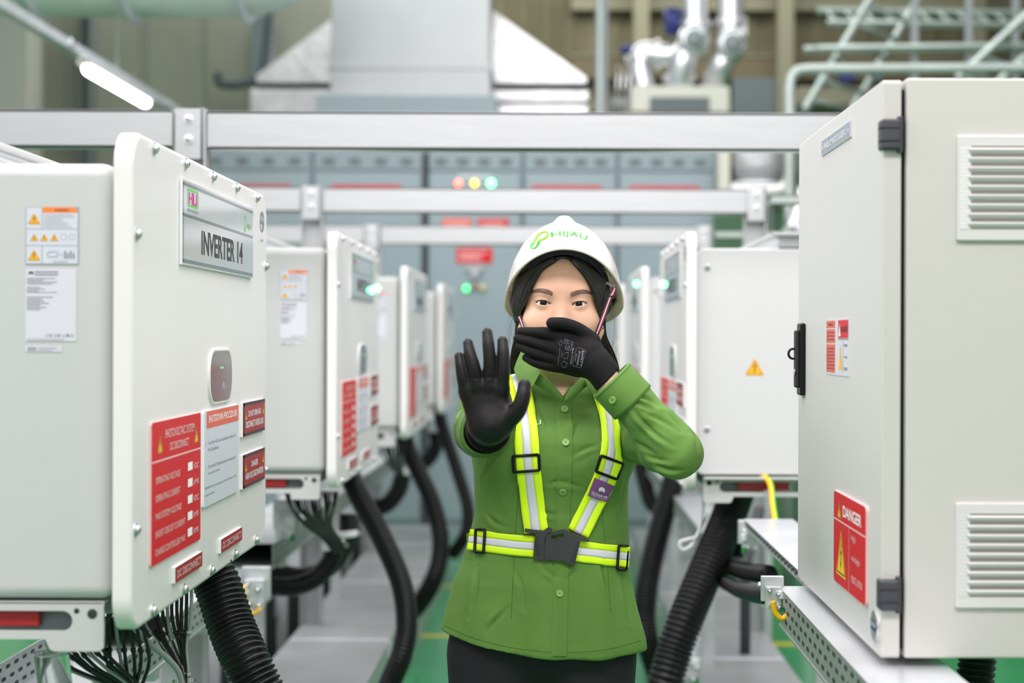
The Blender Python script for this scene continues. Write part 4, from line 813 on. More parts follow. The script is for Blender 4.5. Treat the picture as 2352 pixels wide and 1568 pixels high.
hose('short dark hose curving left of the one behind the shirt', [(1470, 1060, 8.6), (1482, 1110, 8.6), (1500, 1160, 8.6), (1545, 1172, 8.6), (1610, 1160, 8.7)], 0.042, 0.016)
hose('upper of two black hoses bending from the cables into the left tray', [(800, 1180, 5.4), (795, 1240, 5.4), (760, 1300, 5.4), (700, 1322, 5.4), (650, 1318, 5.4), (600, 1310, 5.4)], 0.031, 0.012)
hose('lower of two black hoses bending from the cables into the left tray', [(775, 1240, 5.1), (758, 1290, 5.1), (720, 1330, 5.1), (670, 1347, 5.1), (615, 1345, 5.1)], 0.031, 0.012)
hose('black hose curving under the cables of the third left inverter', [(925, 1085, 7.6), (915, 1125, 7.6), (885, 1160, 7.6), (850, 1165, 7.6)], 0.042, 0.014)
hose('dark hose loop beside the last left inverter cables', [(1000, 985, 9.6), (1000, 1030, 9.6), (975, 1062, 9.6), (940, 1060, 9.6)], 0.042, 0.016)
hose('upper black hose joining the right cable tray behind the ribbed hose', [(1630, 1270, 4.95), (1670, 1298, 4.7), (1715, 1312, 4.3), (1765, 1320, 3.9)], 0.024, 0.010)
hose('lower black hose joining the right cable tray behind the ribbed hose', [(1615, 1270, 5.0), (1645, 1320, 4.8), (1690, 1350, 4.2), (1730, 1362, 3.6), (1768, 1366, 3.2)], 0.020, 0.009)
hose('grey black hose stub hanging below the control panel corner', [(2245, 1500, 2.6), (2240, 1560, 2.6), (2225, 1680, 2.6)], 0.030, 0.010)
# ================================================================== cables
def cable(lab, P, r, m, grp=None, seg=8, ties=False):
    t = MB(); Q = resample(catmull(P, 10), 0.012); t.tube(Q, r, m, seg)
    if ties:
        for k in (len(Q)//3, 2*len(Q)//3): t.tube([Q[k], Q[k]+(Q[k+1]-Q[k])*0.5], r*1.45, m, 8)
    return tag(t.build('power_cable'), lab, 'cable', grp)
rn = random.Random(3)
gA = 'black cables dropping from the nearest left inverter'
for k in range(26):
    u = rn.random(); j = lambda q: rn.uniform(-q, q)
    if k < 8:       # left sweep into the lower tray
        x0 = 105+k*17; P = [W(x0+40, 1395, 2.52), W(x0+j(4), 1470, 2.54), W(x0+45+j(8), 1530, 2.58), W(262+k*9+j(6), 1590, 2.62), W(300+k*6, 1700, 2.66)]
    elif k < 15:    # straight bundle behind the cover corner
        x0 = 232+(k-8)*15; P = [W(x0, 1380, 2.56), W(x0+6+j(3), 1450, 2.57), W(x0+14+j(8), 1520, 2.6), W(278+(k-8)*7+j(5), 1600, 2.62), W(290+(k-8)*6, 1720, 2.64)]
    else:           # fan into the pale conduit end
        x0 = 330+(k-15)*11; P = [W(x0, 1350, 2.74), W(x0+j(2), 1420, 2.74), W(x0+(424-x0)*0.45+j(5), 1485, 2.745), W(418+(k-15)*1.4, 1550, 2.75), W(424, 1640, 2.76)]
    cable('thin black cable fanning down from under the INVERTER 14 unit', P, 0.0030, 'cable_black' if k % 5 else 'cable_grey', gA, ties=True)
cable('pale grey cable bending among the black cables under the nearest inverter', [W(300, 1430, 2.66), W(340, 1475, 2.67), W(385, 1512, 2.70), W(416, 1560, 2.73), W(424, 1680, 2.75)], 0.0050, 'cable_grey', None, 10)
gB = 'black cables dropping from the second left inverter'
for k in range(16):
    s = rn.uniform(-1, 1); P = [W(655+k*8, 1128, 4.75), W(665+k*7+s*6, 1165, 4.75), W(700+k*4+s*10, 1205, 4.85), W(745+k*2.5, 1240, 5.0), W(768+k*1.5, 1270, 5.05)]
    cable('thin black cable running from under the second left inverter into the hose ends', P, 0.0042, 'cable_black', gB)
gC = 'black cables dropping from the third left inverter'
for k in range(9):
    s = rn.uniform(-1, 1); P = [W(872+k*7, 1010, 6.9), W(880+k*6+s*4, 1045, 6.9), W(900+k*3, 1075, 7.2), W(915+k*1.5, 1095, 7.5)]
    cable('thin black cable under the third left inverter', P, 0.0048, 'cable_black', gC)
# clear conduit collars on the hose ends (white clamp bands)
def clamp(lab, px, py, Y, r, h, n, m='acrylic', nm='conduit_clamp'):
    c = W(px, py, Y); n = Vector(n).normalized(); b = MB(); b.tube([c-n*h/2, c-n*h/2+n*0.002, c+n*h/2-n*0.002, c+n*h/2], [r, r*1.08, r*1.08, r], m, 24)
    b.box((c.x+r*0.8, c.y-0.008, c.z-0.006), (c.x+r*1.35, c.y+0.008, c.z+0.006), 'steel', 0.001, 1)
    return tag(b.build(nm), lab, 'clamp')
clamp('white clamp band on the left black hose end below the second inverter cables', 765, 1252, 5.1, 0.035, 0.022, (-0.25, 0, 1))
clamp('white clamp band on the right black hose end below the second inverter cables', 795, 1225, 5.4, 0.036, 0.022, (-0.1, 0, 1))
clamp('clear clamp on the hose under the third left inverter', 925, 1082, 7.6, 0.046, 0.03, (0, 0, 1))
clamp('clear clamp on the hose under the last left inverter', 1000, 985, 9.6, 0.046, 0.03, (0, 0, 1))
clamp('small clear clamp on the hose joining the right tray', 1752, 1364, 3.35, 0.023, 0.015, (1, 0, 0.1))
b = MB(); c0 = W(118, 1500, 2.45); b.tube([c0, c0+Vector((0.012, 0.0, -0.10)), c0+Vector((0.03, 0.02, -0.30))], 0.025, 'clear_plastic', 28, cap=False)
b.tube([c0+Vector((0.025*math.cos(q), 0.025*math.sin(q), 0)) for q in [2*math.pi*i/28 for i in range(29)]], 0.0012, 'steel', 6)
b.tube([c0+Vector((0.03, 0.02, -0.29)), c0+Vector((0.03, 0.02, -1.06+0.0))], 0.026, 'cable_grey', 20)
tag(b.build('conduit_end'), 'open clear conduit end at the bottom left corner', 'conduit')
b = MB(); c0 = W(424, 1562, 2.75); b.tube([c0, c0+Vector((0, 0, -0.04))], 0.020, 'clear_plastic', 24, cap=False); b.tube([c0+Vector((0, 0, -0.04)), c0+Vector((0, 0, -0.82))], 0.021, 'cable_grey', 20); tag(b.build('conduit_end'), 'pale conduit end taking the cables below INVERTER 14', 'conduit')
# earth wires
t = thing('earth_wire', 'yellow and green earth wire hanging in a curve left of the control panel', 'wire', (0, 0, 0))
P = catmull([W(1745, 1085, 4.45), W(1768, 1110, 4.4), W(1776, 1170, 4.35), W(1788, 1222, 4.3), W(1815, 1246, 4.25), W(1860, 1242, 4.2), W(1900, 1215, 4.2)], 10)
b = MB(); b.tube(P, 0.0075, 'earth_yellow', 12); b.build('insulation', t)
b = MB(); b.tube([p+Vector((0.0034, -0.0026, 0.001)) for p in P], 0.0048, 'earth_green', 12); tag(b.build('green_stripe', t), 'green stripe')
for i, pts in enumerate(([(560, 1345, 4.3), (562, 1385, 4.3), (580, 1408, 4.3), (600, 1398, 4.3)], [(1776, 1380, 2.98), (1780, 1405, 2.98), (1795, 1420, 2.98), (1810, 1412, 2.98)])):
    b = MB(); b.tube(catmull([W(*p) for p in pts], 8), 0.005, 'earth_yellow', 8); tag(b.build('earth_wire'), ('short earth wire looping below the gland block at left', 'short earth wire looping below the right tray end')[i], 'wire')
# junction blocks at tray ends
def glands(lab, cx, cy, Y, sx=1, k=1.0):
    t = thing('gland_block', lab, 'gland block', W(cx, cy, Y)); t.scale = (k, k, k); b = MB(); b.box((-0.035, -0.02, -0.05), (0.035, 0.02, 0.05), 'zinc', 0.003); b.box((-0.05, 0.02, -0.02), (0.05, 0.05, 0.09), 'zinc', 0.003); b.build('bracket', t)
    for i, (x, z) in enumerate(((-0.02, 0.035), (0.018, 0.02), (-0.012, -0.03), (0.022, -0.035))):
        b = MB(); b.tube([(x, -0.02, z), (x, -0.04, z)], 0.011, 'chrome', 8, smooth=False); b.tube([(x, -0.04, z), (x, -0.052, z)], 0.006, 'zinc_light', 8); b.build('bolt', t)
    b = MB(); b.box((sx*0.03-0.012, -0.045, 0.0), (sx*0.03+0.012, -0.015, 0.035), 'acrylic', 0.004); b.build('connector', t)
    b = MB(); b.box((sx*0.03-0.01, -0.04, -0.06), (sx*0.03+0.012, -0.012, -0.03), 'floor_green', 0.003); b.build('connector', t)
glands('metal gland block with bolts left of the black hoses', 585, 1362, 4.34, -1, 0.75)
glands('metal gland block with bolts above the left hoses', 655, 1205, 4.93, 1, 0.8)
glands('metal gland block at the near end of the hoses on the right tray', 1776, 1372, 3.03, 1, 0.42)
glands('metal gland block behind the ribbed hose on the right', 1722, 1240, 4.24, -1, 0.55)
glands('small gland block on the aisle floor right of the ribbed hose', 1575, 1530, 5.4, 1)
# white cable loop with tie right of the person
b = MB(); P = catmull([W(1625, 1180, 4.6), W(1608, 1215, 4.6), W(1590, 1250, 4.55), W(1568, 1262, 4.55), W(1562, 1245, 4.55), W(1580, 1238, 4.55), W(1600, 1230, 4.55), W(1612, 1190, 4.6), W(1618, 1110, 4.7)], 8); b.tube(P, 0.0045, 'cable_white', 10); tag(b.build('cable_loop'), 'white cable loop hanging beside the thick ribbed hose', 'cable')
# black bracket foot under second right tray: dark tube behind
b = MB(); p_ = W(1712, 1300, 6.0); b.tube([W(1745, 1170, 6.2), p_, Vector((p_.x, p_.y, 0.25))], 0.02, 'hinge_black', 12); tag(b.build('strut_rod'), 'dark threaded strut behind the ribbed hose', 'rod')

# ================================================================== person: implicit surfaces meshed with surface nets
def surf_nets(fn, lo, hi, h):
    n = [int(math.ceil((hi[i]-lo[i])/h))+1 for i in range(3)]
    ax = [np.linspace(lo[i], lo[i]+h*(n[i]-1), n[i]).astype(np.float32) for i in range(3)]
    X, Y, Z = ax[0][:, None, None], ax[1][None, :, None], ax[2][None, None, :]
    G = np.broadcast_to(fn(X, Y, Z), n).astype(np.float32); S = G < 0
    c = np.zeros([k-1 for k in n], np.uint8)
    for i in (0, 1):
        for j in (0, 1):
            for k in (0, 1): c += S[i:n[0]-1+i, j:n[1]-1+j, k:n[2]-1+k]
    idx = np.argwhere((c > 0) & (c < 8)); ID = -np.ones([k-1 for k in n], np.int64); ID[tuple(idx.T)] = np.arange(len(idx))
    P = np.zeros((len(idx), 3)); cnt = np.zeros(len(idx))
    for a in range(3):
        b1, b2 = [(1, 2), (0, 2), (0, 1)][a]
        for u in (0, 1):
            for v in (0, 1):
                o = [0, 0, 0]; o[b1] = u; o[b2] = v; o2 = list(o); o2[a] = 1
                g0 = G[idx[:, 0]+o[0], idx[:, 1]+o[1], idx[:, 2]+o[2]]; g1 = G[idx[:, 0]+o2[0], idx[:, 1]+o2[1], idx[:, 2]+o2[2]]
                m = (g0 < 0) != (g1 < 0); t = np.where(m, g0/np.where(m, g0-g1, 1), 0)
                p = np.tile(np.array(o, float), (len(idx), 1)); p[:, a] = t; P[m] += p[m]; cnt[m] += 1
    P = (P/cnt[:, None]+idx)*h+np.array(lo)
    Fs = []
    for a in range(3):
        b1, b2 = [(1, 2), (2, 0), (0, 1)][a]
        sl = [slice(None)]*3; sl[a] = slice(0, n[a]-1); s2 = list(sl); s2[a] = slice(1, n[a]); D = S[tuple(sl)] != S[tuple(s2)]
        e = np.argwhere(D); ok = (e[:, b1] > 0) & (e[:, b2] > 0) & (e[:, b1] < n[b1]-1) & (e[:, b2] < n[b2]-1); e = e[ok]
        ins = S[e[:, 0], e[:, 1], e[:, 2]]; q = []
        for du, dv in ((-1, -1), (0, -1), (0, 0), (-1, 0)):
            f = e.copy(); f[:, b1] += du; f[:, b2] += dv; q.append(ID[f[:, 0], f[:, 1], f[:, 2]])
        q = np.stack(q, 1); q[~ins] = q[~ins][:, ::-1]; Fs.append(q)
    return P, np.concatenate(Fs)
def np_mesh(name, P, Q, m, parent=None, smooth=True):
    A_ = np.asarray(P); c_ = A_.mean(0); a_, b_, d_ = A_[Q[:, 0]]-c_, A_[Q[:, 1]]-c_, A_[Q[:, 2]]-c_
    if np.einsum('ij,ij->i', a_, np.cross(b_, d_)).sum() < 0: Q = Q[:, ::-1].copy()
    me = bpy.data.meshes.new(name); me.vertices.add(len(P)); me.vertices.foreach_set('co', np.asarray(P, np.float32).ravel())
    me.loops.add(len(Q)*4); me.loops.foreach_set('vertex_index', Q.ravel().astype(np.int32)); me.polygons.add(len(Q))
    me.polygons.foreach_set('loop_start', np.arange(0, len(Q)*4, 4, dtype=np.int32)); me.update(calc_edges=True); me.validate()
    me.polygons.foreach_set('use_smooth', [True]*len(me.polygons)); me.materials.append(MATS[m])
    o = bpy.data.objects.new(name, me); C.objects.link(o)
    if parent is not None: o.parent = parent
    return o
def ell(X, Y, Z, c, r, rot=None):
    x, y, z = X-c[0], Y-c[1], Z-c[2]
    if rot is not None:   # rotation about y axis then (optional) x
        ca, sa = math.cos(rot), math.sin(rot); x, z = x*ca+z*sa, -x*sa+z*ca
    k0 = np.sqrt((x/r[0])**2+(y/r[1])**2+(z/r[2])**2); k1 = np.sqrt((x/r[0]**2)**2+(y/r[1]**2)**2+(z/r[2]**2)**2)
    return k0*(k0-1)/np.maximum(k1, 1e-6)
def cap(X, Y, Z, a, b, r0, r1=None):
    r1 = r0 if r1 is None else r1; a = np.array(a, float); b = np.array(b, float); d = b-a; L = float(d@d)+1e-12
    t = np.clip(((X-a[0])*d[0]+(Y-a[1])*d[1]+(Z-a[2])*d[2])/L, 0, 1)
    return np.sqrt((X-a[0]-d[0]*t)**2+(Y-a[1]-d[1]*t)**2+(Z-a[2]-d[2]*t)**2)-(r0+(r1-r0)*t)
def smin(a, b, k):
    h = np.maximum(k-np.abs(a-b), 0)/k; return np.minimum(a, b)-h*h*k*0.25
def smax(a, b, k): return -smin(-a, -b, k)
def chain(X, Y, Z, P, R, k=0.004):
    k = min(k, 0.0022) if max(R) < 0.03 else k
    d = None
    for i in range(len(P)-1):
        e = cap(X, Y, Z, P[i], P[i+1], R[i], R[i+1]); d = e if d is None else smin(d, e, k)
    return d

def fchain(X, Y, Z, P, R):
    Q = catmull([tuple(p) for p in P], 6); n = len(Q); m = len(P)-1; Rs = np.interp(np.linspace(0, m, n), range(m+1), R); Rs = np.convolve(np.pad(Rs, 2, mode='edge'), np.ones(5)/5, 'valid'); d = None
    for i in range(n-1):
        e = cap(X, Y, Z, Q[i], Q[i+1], Rs[i], Rs[i+1]); d = e if d is None else np.minimum(d, e)
    return d
mat('skin', (0.76, 0.465, 0.325), 0.36, sss=0.12, bump=0.06, bscale=600, var=0.03, vscale=20)
mat('hair', (0.010, 0.009, 0.009), 0.26, spec=0.8)
mat('hair_brown', (0.035, 0.020, 0.014), 0.40)
mat('brow', (0.27, 0.165, 0.125), 0.9)
mat('eye_white', (0.78, 0.74, 0.72), 0.15)
mat('iris', (0.012, 0.006, 0.004), 0.12, coat=0.15, spec=0.3)
mat('pupil', (0.003, 0.003, 0.003), 0.10, coat=0.15, spec=0.3)
mat('lip', (0.55, 0.22, 0.20), 0.4)
mat('shirt_green', (0.105, 0.222, 0.040), 0.85, sheen=0.03, bump=0.10, bscale=1200, var=0.06, vscale=10, detail=2)
mat('shirt_stitch', (0.05, 0.13, 0.025), 0.8)
mat('button_green', (0.30, 0.48, 0.14), 0.35)
mat('trouser_black', (0.010, 0.010, 0.013), 0.8)
mat('glove_knit', (0.0075, 0.007, 0.0072), 0.62, spec=0.16, bump=0.35, bscale=900)
mat('glove_coat', (0.0075, 0.007, 0.007), 0.40, spec=0.30, bump=0.12, bscale=300)
mat('glove_print', (0.22, 0.24, 0.28), 0.6)
mat('hivis', (0.72, 1.0, 0.012), 0.5, emit=None)
mat('reflect_silver', (0.66, 0.66, 0.74), 0.4)
mat('hat_white', (0.80, 0.79, 0.80), 0.16, coat=0.5)
mat('hat_inner', (0.85, 0.78, 0.62), 0.4)
translucent('hat_white', 0.22, (1.0, 0.95, 0.82)); translucent('hat_inner', 0.30, (1.0, 0.95, 0.80))
mat('navy', (0.012, 0.016, 0.035), 0.7)
mat('strap_red', (0.55, 0.05, 0.07), 0.6)
mat('strap_white', (0.75, 0.72, 0.72), 0.6)
mat('purple', (0.24, 0.07, 0.28), 0.5)
mat('white_wool', (0.80, 0.80, 0.84), 0.6)
mat('shoe', (0.02, 0.02, 0.02), 0.5)

EYE_Y = 2.92
HC = W(1289, 697, EYE_Y)           # between the eyes, on the face surface
person = thing('person', 'person in green shirt and white hard hat, gloved hand over mouth, other palm raised', 'person', (HC.x, 3.0, 0))
def pb(o):   # parent while keeping world coordinates
    o.parent = person; o.matrix_parent_inverse = Matrix.Translation((-HC.x, -3.0, 0)); return o
hx0, hy0, hz0 = HC

# ------------------------------------------------------------------ head
IP = 0.0317; ER = 0.0120
eyes = [(-IP, 0.0118, 0.0008), (IP, 0.0118, -0.0008)]
def head_sdf(X, Y, Z):
    X, Y, Z = X-hx0, Y-hy0, Z-hz0
    d = ell(X, Y, Z, (0, 0.088, 0.040), (0.073, 0.092, 0.090))
    d = smin(d, ell(X, Y, Z, (0, 0.052, 0.030), (0.066, 0.056, 0.075)), 0.02)          # forehead
    d = smin(d, ell(X, Y, Z, (0, 0.056, -0.040), (0.064, 0.058, 0.078)), 0.02)          # face
    d = smin(d, ell(X, Y, Z, (0, 0.036, -0.095), (0.033, 0.034, 0.028)), 0.03)          # chin
    for s in (-1, 1):
        d = smin(d, ell(X, Y, Z, (s*0.043, 0.030, -0.032), (0.024, 0.025, 0.024)), 0.022)  # cheeks
        d = smin(d, cap(X, Y, Z, (s*0.058, 0.075, -0.055), (s*0.022, 0.030, -0.103), 0.016), 0.025)
        d = smax(d, -ell(X, Y, Z, (s*0.033, -0.009, 0.001), (0.021, 0.0105, 0.0125)), 0.012)
    d = smin(d, cap(X, Y, Z, (-0.030, 0.0085, 0.0215), (0.030, 0.0085, 0.0215), 0.007), 0.020)
    d = smin(d, cap(X, Y, Z, (0, 0.0075, 0.006), (0, -0.0060, -0.032), 0.0075, 0.0090), 0.015)
    d = smin(d, ell(X, Y, Z, (0, -0.0105, -0.0385), (0.0095, 0.0095, 0.0085)), 0.008)
    for s in (-1, 1):
        d = smin(d, ell(X, Y, Z, (s*0.0125, -0.001, -0.0405), (0.0065, 0.0085, 0.0065)), 0.006)
        d = smax(d, -ell(X, Y, Z, (s*0.006, -0.009, -0.0475), (0.003, 0.004, 0.003)), 0.002)
    d = smin(d, ell(X, Y, Z, (0, 0.002, -0.066), (0.020, 0.008, 0.0050)), 0.006)
    d = smin(d, ell(X, Y, Z, (0, 0.004, -0.0755), (0.017, 0.008, 0.0055)), 0.005)
    for i, (ex, ey, ez) in enumerate(eyes):
        s = -1 if i == 0 else 1
        d = smin(d, np.sqrt((X-ex)**2+(Y-ey)**2+(Z-ez)**2)-(ER+0.0016), 0.006)
        u = (X-ex-s*0.0003)/0.0136; tilt = s*(X-ex)*0.10
        up = 0.0039*(1-np.clip(np.abs(u)**2.3, 0, 1.2))+tilt; lo = -0.0034*(1-np.clip(u*u, 0, 1.2))+tilt
        op = np.maximum(np.maximum((Z-ez)-up, lo-(Z-ez))*0.8, Y-(ey+0.002)); d = smax(d, -op, 0.0008)
        cr = np.sqrt(((Z-ez)-(0.0092*(1-0.7*u*u))-tilt)**2+(Y-(ey-0.0142+0.0030*u*u))**2)-0.0008
        d = smax(d, -np.where(np.abs(u) < 1.0, cr, 1.0), 0.0018)
    for s in (-1, 1):  # ears
        e = ell(X, Y, Z, (s*0.0725, 0.078, -0.022), (0.0055, 0.017, 0.028)); e = smax(e, -ell(X, Y, Z, (s*0.0785, 0.073, -0.018), (0.005, 0.010, 0.018)), 0.003)
        d = smin(d, e, 0.005); d = smin(d, ell(X, Y, Z, (s*0.0725, 0.068, -0.047), (0.0055, 0.008, 0.009)), 0.006)
    return d
def neck_sdf(X, Y, Z):
    d = cap(X, Y, Z, (hx0, hy0+0.090, hz0-0.06), (hx0+0.002, hy0+0.105, hz0-0.185), 0.050, 0.052)
    return smin(d, ell(X, Y, Z, (hx0+0.002, hy0+0.105, hz0-0.225), (0.145, 0.060, 0.050)), 0.05)
# arm joints (world)
SH_L = W(1122, 935, 2.99); EL_L = W(1086, 985, 2.77); WR_L = W(1122, 990, 2.545)
SH_R = W(1432, 950, 3.00); EL_R = W(1572, 1047, 2.79); WR_R = W(1392, 872, 2.805)
def arms_skin(X, Y, Z):
    d = chain(X, Y, Z, [SH_L, EL_L+Vector((0.012, 0, 0)), WR_L], [0.034, 0.030, 0.024]); return np.minimum(d, chain(X, Y, Z, [SH_R, EL_R+Vector((-0.018, 0, 0.006)), WR_R], [0.034, 0.030, 0.0235]))
PV = Vector((Xp(1247, 3.0), 3.01, 0.0))
def legs(X, Y, Z, g=0.0):
    d = ell(X, Y, Z, (PV.x, PV.y, 0.88), (0.150+g, 0.095+g, 0.13))
    for s in (-1, 1):
        hip = (PV.x+s*0.082, PV.y, 0.82); kn = (PV.x+s*0.085, PV.y-0.01, 0.45); an = (PV.x+s*0.09, PV.y+0.02, 0.09)
        d = smin(d, chain(X, Y, Z, [hip, kn, an], [0.086+g, 0.056+g*1.5, 0.040+g*2.2], 0.02), 0.03)
    return d
def body_sdf(X, Y, Z):
    d = smin(neck_sdf(X, Y, Z), ell(X, Y, Z, (PV.x, 3.02, 1.10), (0.115, 0.065, 0.22)), 0.05); d = smin(d, legs(X, Y, Z, -0.008), 0.05)
    return smin(d, arms_skin(X, Y, Z), 0.02)
Ph, Qh = surf_nets(lambda X, Y, Z: smin(head_sdf(X, Y, Z), neck_sdf(X, Y, Z), 0.025), (hx0-0.09, hy0-0.035, hz0-0.19), (hx0+0.09, hy0+0.19, hz0+0.14), 0.00145)
Pb, Qb = surf_nets(body_sdf, (hx0-0.40, 2.5, 0.04), (hx0+0.42, 3.2, hz0-0.05), 0.008)
body = np_mesh('body', np.concatenate([Ph, Pb]), np.concatenate([Qh, Qb+len(Ph)]), 'skin'); pb(body)
def bvh(P, Q): return BVHTree.FromPolygons([tuple(p) for p in P], [tuple(int(i) for i in q) for q in Q])
HB = bvh(Ph, Qh)
def face_pt(px, py, off=0.0):
    """point on the head where the photograph shows (px, py)"""
    o = Vector((0, 0, CAMZ)); d = (W(px, py, 1.0)-o).normalized(); hit = HB.ray_cast(o, d)
    return None if hit[0] is None else hit[0]+hit[1]*off
# eyes
for i, (ex, ey, ez) in enumerate(eyes):
    c = Vector((hx0+ex, hy0+ey, hz0+ez)); g = (Vector((0, 0, CAMZ))-c).normalized(); mb = MB()
    a = g.orthogonal().normalized(); bb = g.cross(a); V = []; ns, nr = 32, 40
    for j in range(nr+1):
        th = math.pi*j/nr; r = ER+(0.0007*math.exp(-(th/0.45)**4)); 
        for k in range(ns): ph = 2*math.pi*k/ns; V.append(c+(g*math.cos(th)+(a*math.cos(ph)+bb*math.sin(ph))*math.sin(th))*r)
    ths = [math.pi*(j+0.5)/nr for j in range(nr)]
    for lo, hi, mm in ((0, 0.19, 'pupil'), (0.19, 0.53, 'iris'), (0.53, 9, 'eye_white')):
        mb.add(V, [(j*ns+k, j*ns+(k+1) % ns, (j+1)*ns+(k+1) % ns, (j+1)*ns+k) for j in range(nr) if lo <= ths[j] < hi for k in range(ns)], mm, True)
    pb(mb.build('eye'))
    s = -1 if i == 0 else 1; mb = MB(); Pl = []
    for u in np.linspace(-1.0, 1.04, 18):
        x = ex+s*0.0003+u*0.0136; z = ez+0.0039*(1-min(abs(u)**2.3, 1))+s*(x-ex)*0.10+0.0001
        hit = HB.ray_cast(Vector((hx0+x, hy0-0.05, hz0+z+0.0008)), Vector((0, 1, 0)))
        if hit[0]: Pl.append(hit[0]+Vector((0, -0.0003, 0)))
    if len(Pl) > 4:
        n = len(Pl); mb.tube(Pl, [0.00035+0.00045*math.sin(math.pi*min(1, (q+1)/(n+1))) for q in range(n)], 'hair', 6)
        for q in range(1, n-1):
            for w_ in (0.0, 0.5):
                p = Pl[q].lerp(Pl[q+1], w_); u = (q/(n-1)-0.5)*2; e = p+Vector((u*0.0028, -0.0042, 0.0022)); mb.tube([p, p.lerp(e, 0.5)+Vector((0, 0, -0.0006)), e], [0.00018, 0.00013, 0.00005], 'hair', 4)
    pb(mb.build('eyelash'))
    # brow
    rb = random.Random(i); mb = MB()
    if i == 0: top = [(1270, 671), (1260, 666), (1246, 663), (1232, 664), (1220, 669)]; bot = [(1270, 681), (1260, 677), (1246, 673), (1233, 672), (1220, 674)]
    else: top = [(1309, 673), (1321, 668), (1336, 665), (1350, 667), (1362, 674)]; bot = [(1309, 683), (1322, 679), (1337, 675), (1351, 675), (1363, 678)]
    T = catmull([(x, y, 0) for x, y in top], 10); Bq = catmull([(x, y, 0) for x, y in bot], 10)
    for q in range(420):
        f = rb.random()**0.9*(len(T)-2); j = int(f); v = rb.random(); a0 = T[j].lerp(Bq[j], v); j2 = min(j+5, len(T)-1); e0 = T[j2].lerp(Bq[j2], max(0, v-0.15)) 
        e0 = a0+(e0-a0).normalized()*rb.uniform(5, 8)
        p0 = face_pt(a0.x, a0.y, 0.0002); p1 = face_pt(e0.x, e0.y-0.6, 0.0007)
        if p0 and p1 and (p1-p0).length < 0.02: mb.tube([p0, (p0+p1)/2+Vector((0, -0.0002, 0)), p1], [0.00016, 0.00014, 0.00005], 'brow', 4)
    pb(mb.build('eyebrow'))
mb = MB(); c = W(1380.5, 755, 2.985); 
hit = HB.ray_cast(Vector((0, 0, CAMZ)), (c-Vector((0, 0, CAMZ))).normalized())
if hit[0]: c = hit[0]
mb.tube([c+Vector((0, -0.004, 0)), c], [0.0012, 0.0026], 'chrome', 10); tag(pb(mb.build('earring')), 'small silver stud')

# ------------------------------------------------------------------ hair
L_in = [(1281, 598), (1268, 606), (1247, 620), (1234, 639), (1223, 660), (1215, 680), (1204, 700), (1197, 715), (1193, 728), (1192, 742)]
R_in = [(1308, 598), (1322, 612), (1338, 630), (1350, 648), (1359, 667), (1367, 687), (1373, 710), (1376, 730), (1380, 745), (1384, 760)]
L_out = [(1264, 585), (1242, 594), (1220, 608), (1200, 628), (1185, 650), (1178, 672), (1178, 695), (1182, 715), (1187, 732), (1190, 745)]
R_out = [(1320, 585), (1348, 592), (1374, 606), (1393, 626), (1402, 648), (1404, 667), (1407, 688), (1404, 712), (1401, 735), (1397, 755)]
def poly_sdf(px, pz, poly):
    d = None; sgn = np.ones(np.broadcast(px, pz).shape, np.float32); n = len(poly)
    for i in range(n):
        ax, az = poly[i]; bx_, bz_ = poly[(i+1) % n]; ex, ez = bx_-ax, bz_-az; wx, wz = px-ax, pz-az
        t = np.clip((wx*ex+wz*ez)/(ex*ex+ez*ez+1e-12), 0, 1); dd = (wx-ex*t)**2+(wz-ez*t)**2; d = dd if d is None else np.minimum(d, dd)
        c1 = pz >= az; c2 = pz < bz_; c3 = ex*wz > ez*wx; flip = (c1 & c2 & c3) | (~c1 & ~c2 & ~c3); sgn = np.where(flip, -sgn, sgn)
    return sgn*np.sqrt(d)
op_px = L_in[::-1]+[(1293, 594)]+R_in+[(1386, 800), (1380, 900), (1200, 900), (1193, 800)]
op_poly = [((W(x, y, 2.925)).x, (W(x, y, 2.925)).z) for x, y in op_px]
def hair_sdf(X, Y, Z):
    x, y, z = X-hx0, Y-hy0, Z-hz0
    d = ell(x, y, z, (0, 0.088, 0.040), (0.079, 0.101, 0.096))
    d = smin(d, ell(x, y, z, (0, 0.055, 0.030), (0.074, 0.063, 0.082)), 0.02)
    for s in (-1, 1):
        d = smin(d, ell(x, y, z, (s*0.063, 0.062, 0.014), (0.024, 0.048, 0.054)), 0.02)
        d = smin(d, cap(x, y, z, (s*0.074, 0.055, 0.0), (s*0.073, 0.075, -0.045), 0.016, 0.008), 0.015)
    d = smin(d, ell(x, y, z, (0, 0.135, -0.05), (0.065, 0.035, 0.06)), 0.03)
    # keep a thin layer over the brow opening
    o = poly_sdf(X, Z, op_poly); o = np.maximum(o, (Y-(hy0+0.062))); d = smax(d, -o, 0.006)
    ear = ell(x, y, z, (0.080, 0.060, -0.038), (0.014, 0.02, 0.026)); d = smax(d, -ear, 0.004)
    ear = ell(x, y, z, (-0.080, 0.055, -0.050), (0.014, 0.02, 0.022)); d = smax(d, -ear, 0.004)
    return smax(d, -z-0.075, 0.01)
Pr, Qr = surf_nets(hair_sdf, (hx0-0.115, hy0-0.03, hz0-0.10), (hx0+0.115, hy0+0.21, hz0+0.15), 0.0024)
hair = pb(np_mesh('hair', Pr, Qr, 'hair')); RB = bvh(Pr, Qr)
def hair_pt(px, py, off):
    o = Vector((0, 0, CAMZ)); d = (W(px, py, 1.0)-o).normalized(); a = RB.ray_cast(o, d); c = HB.ray_cast(o, d)
    h = None
    for q in (a, c):
        if q[0] is not None and (h is None or q[3] < h[3]): h = q
    return None if h is None else h[0]-d*off
mb = MB(); rh = random.Random(11)
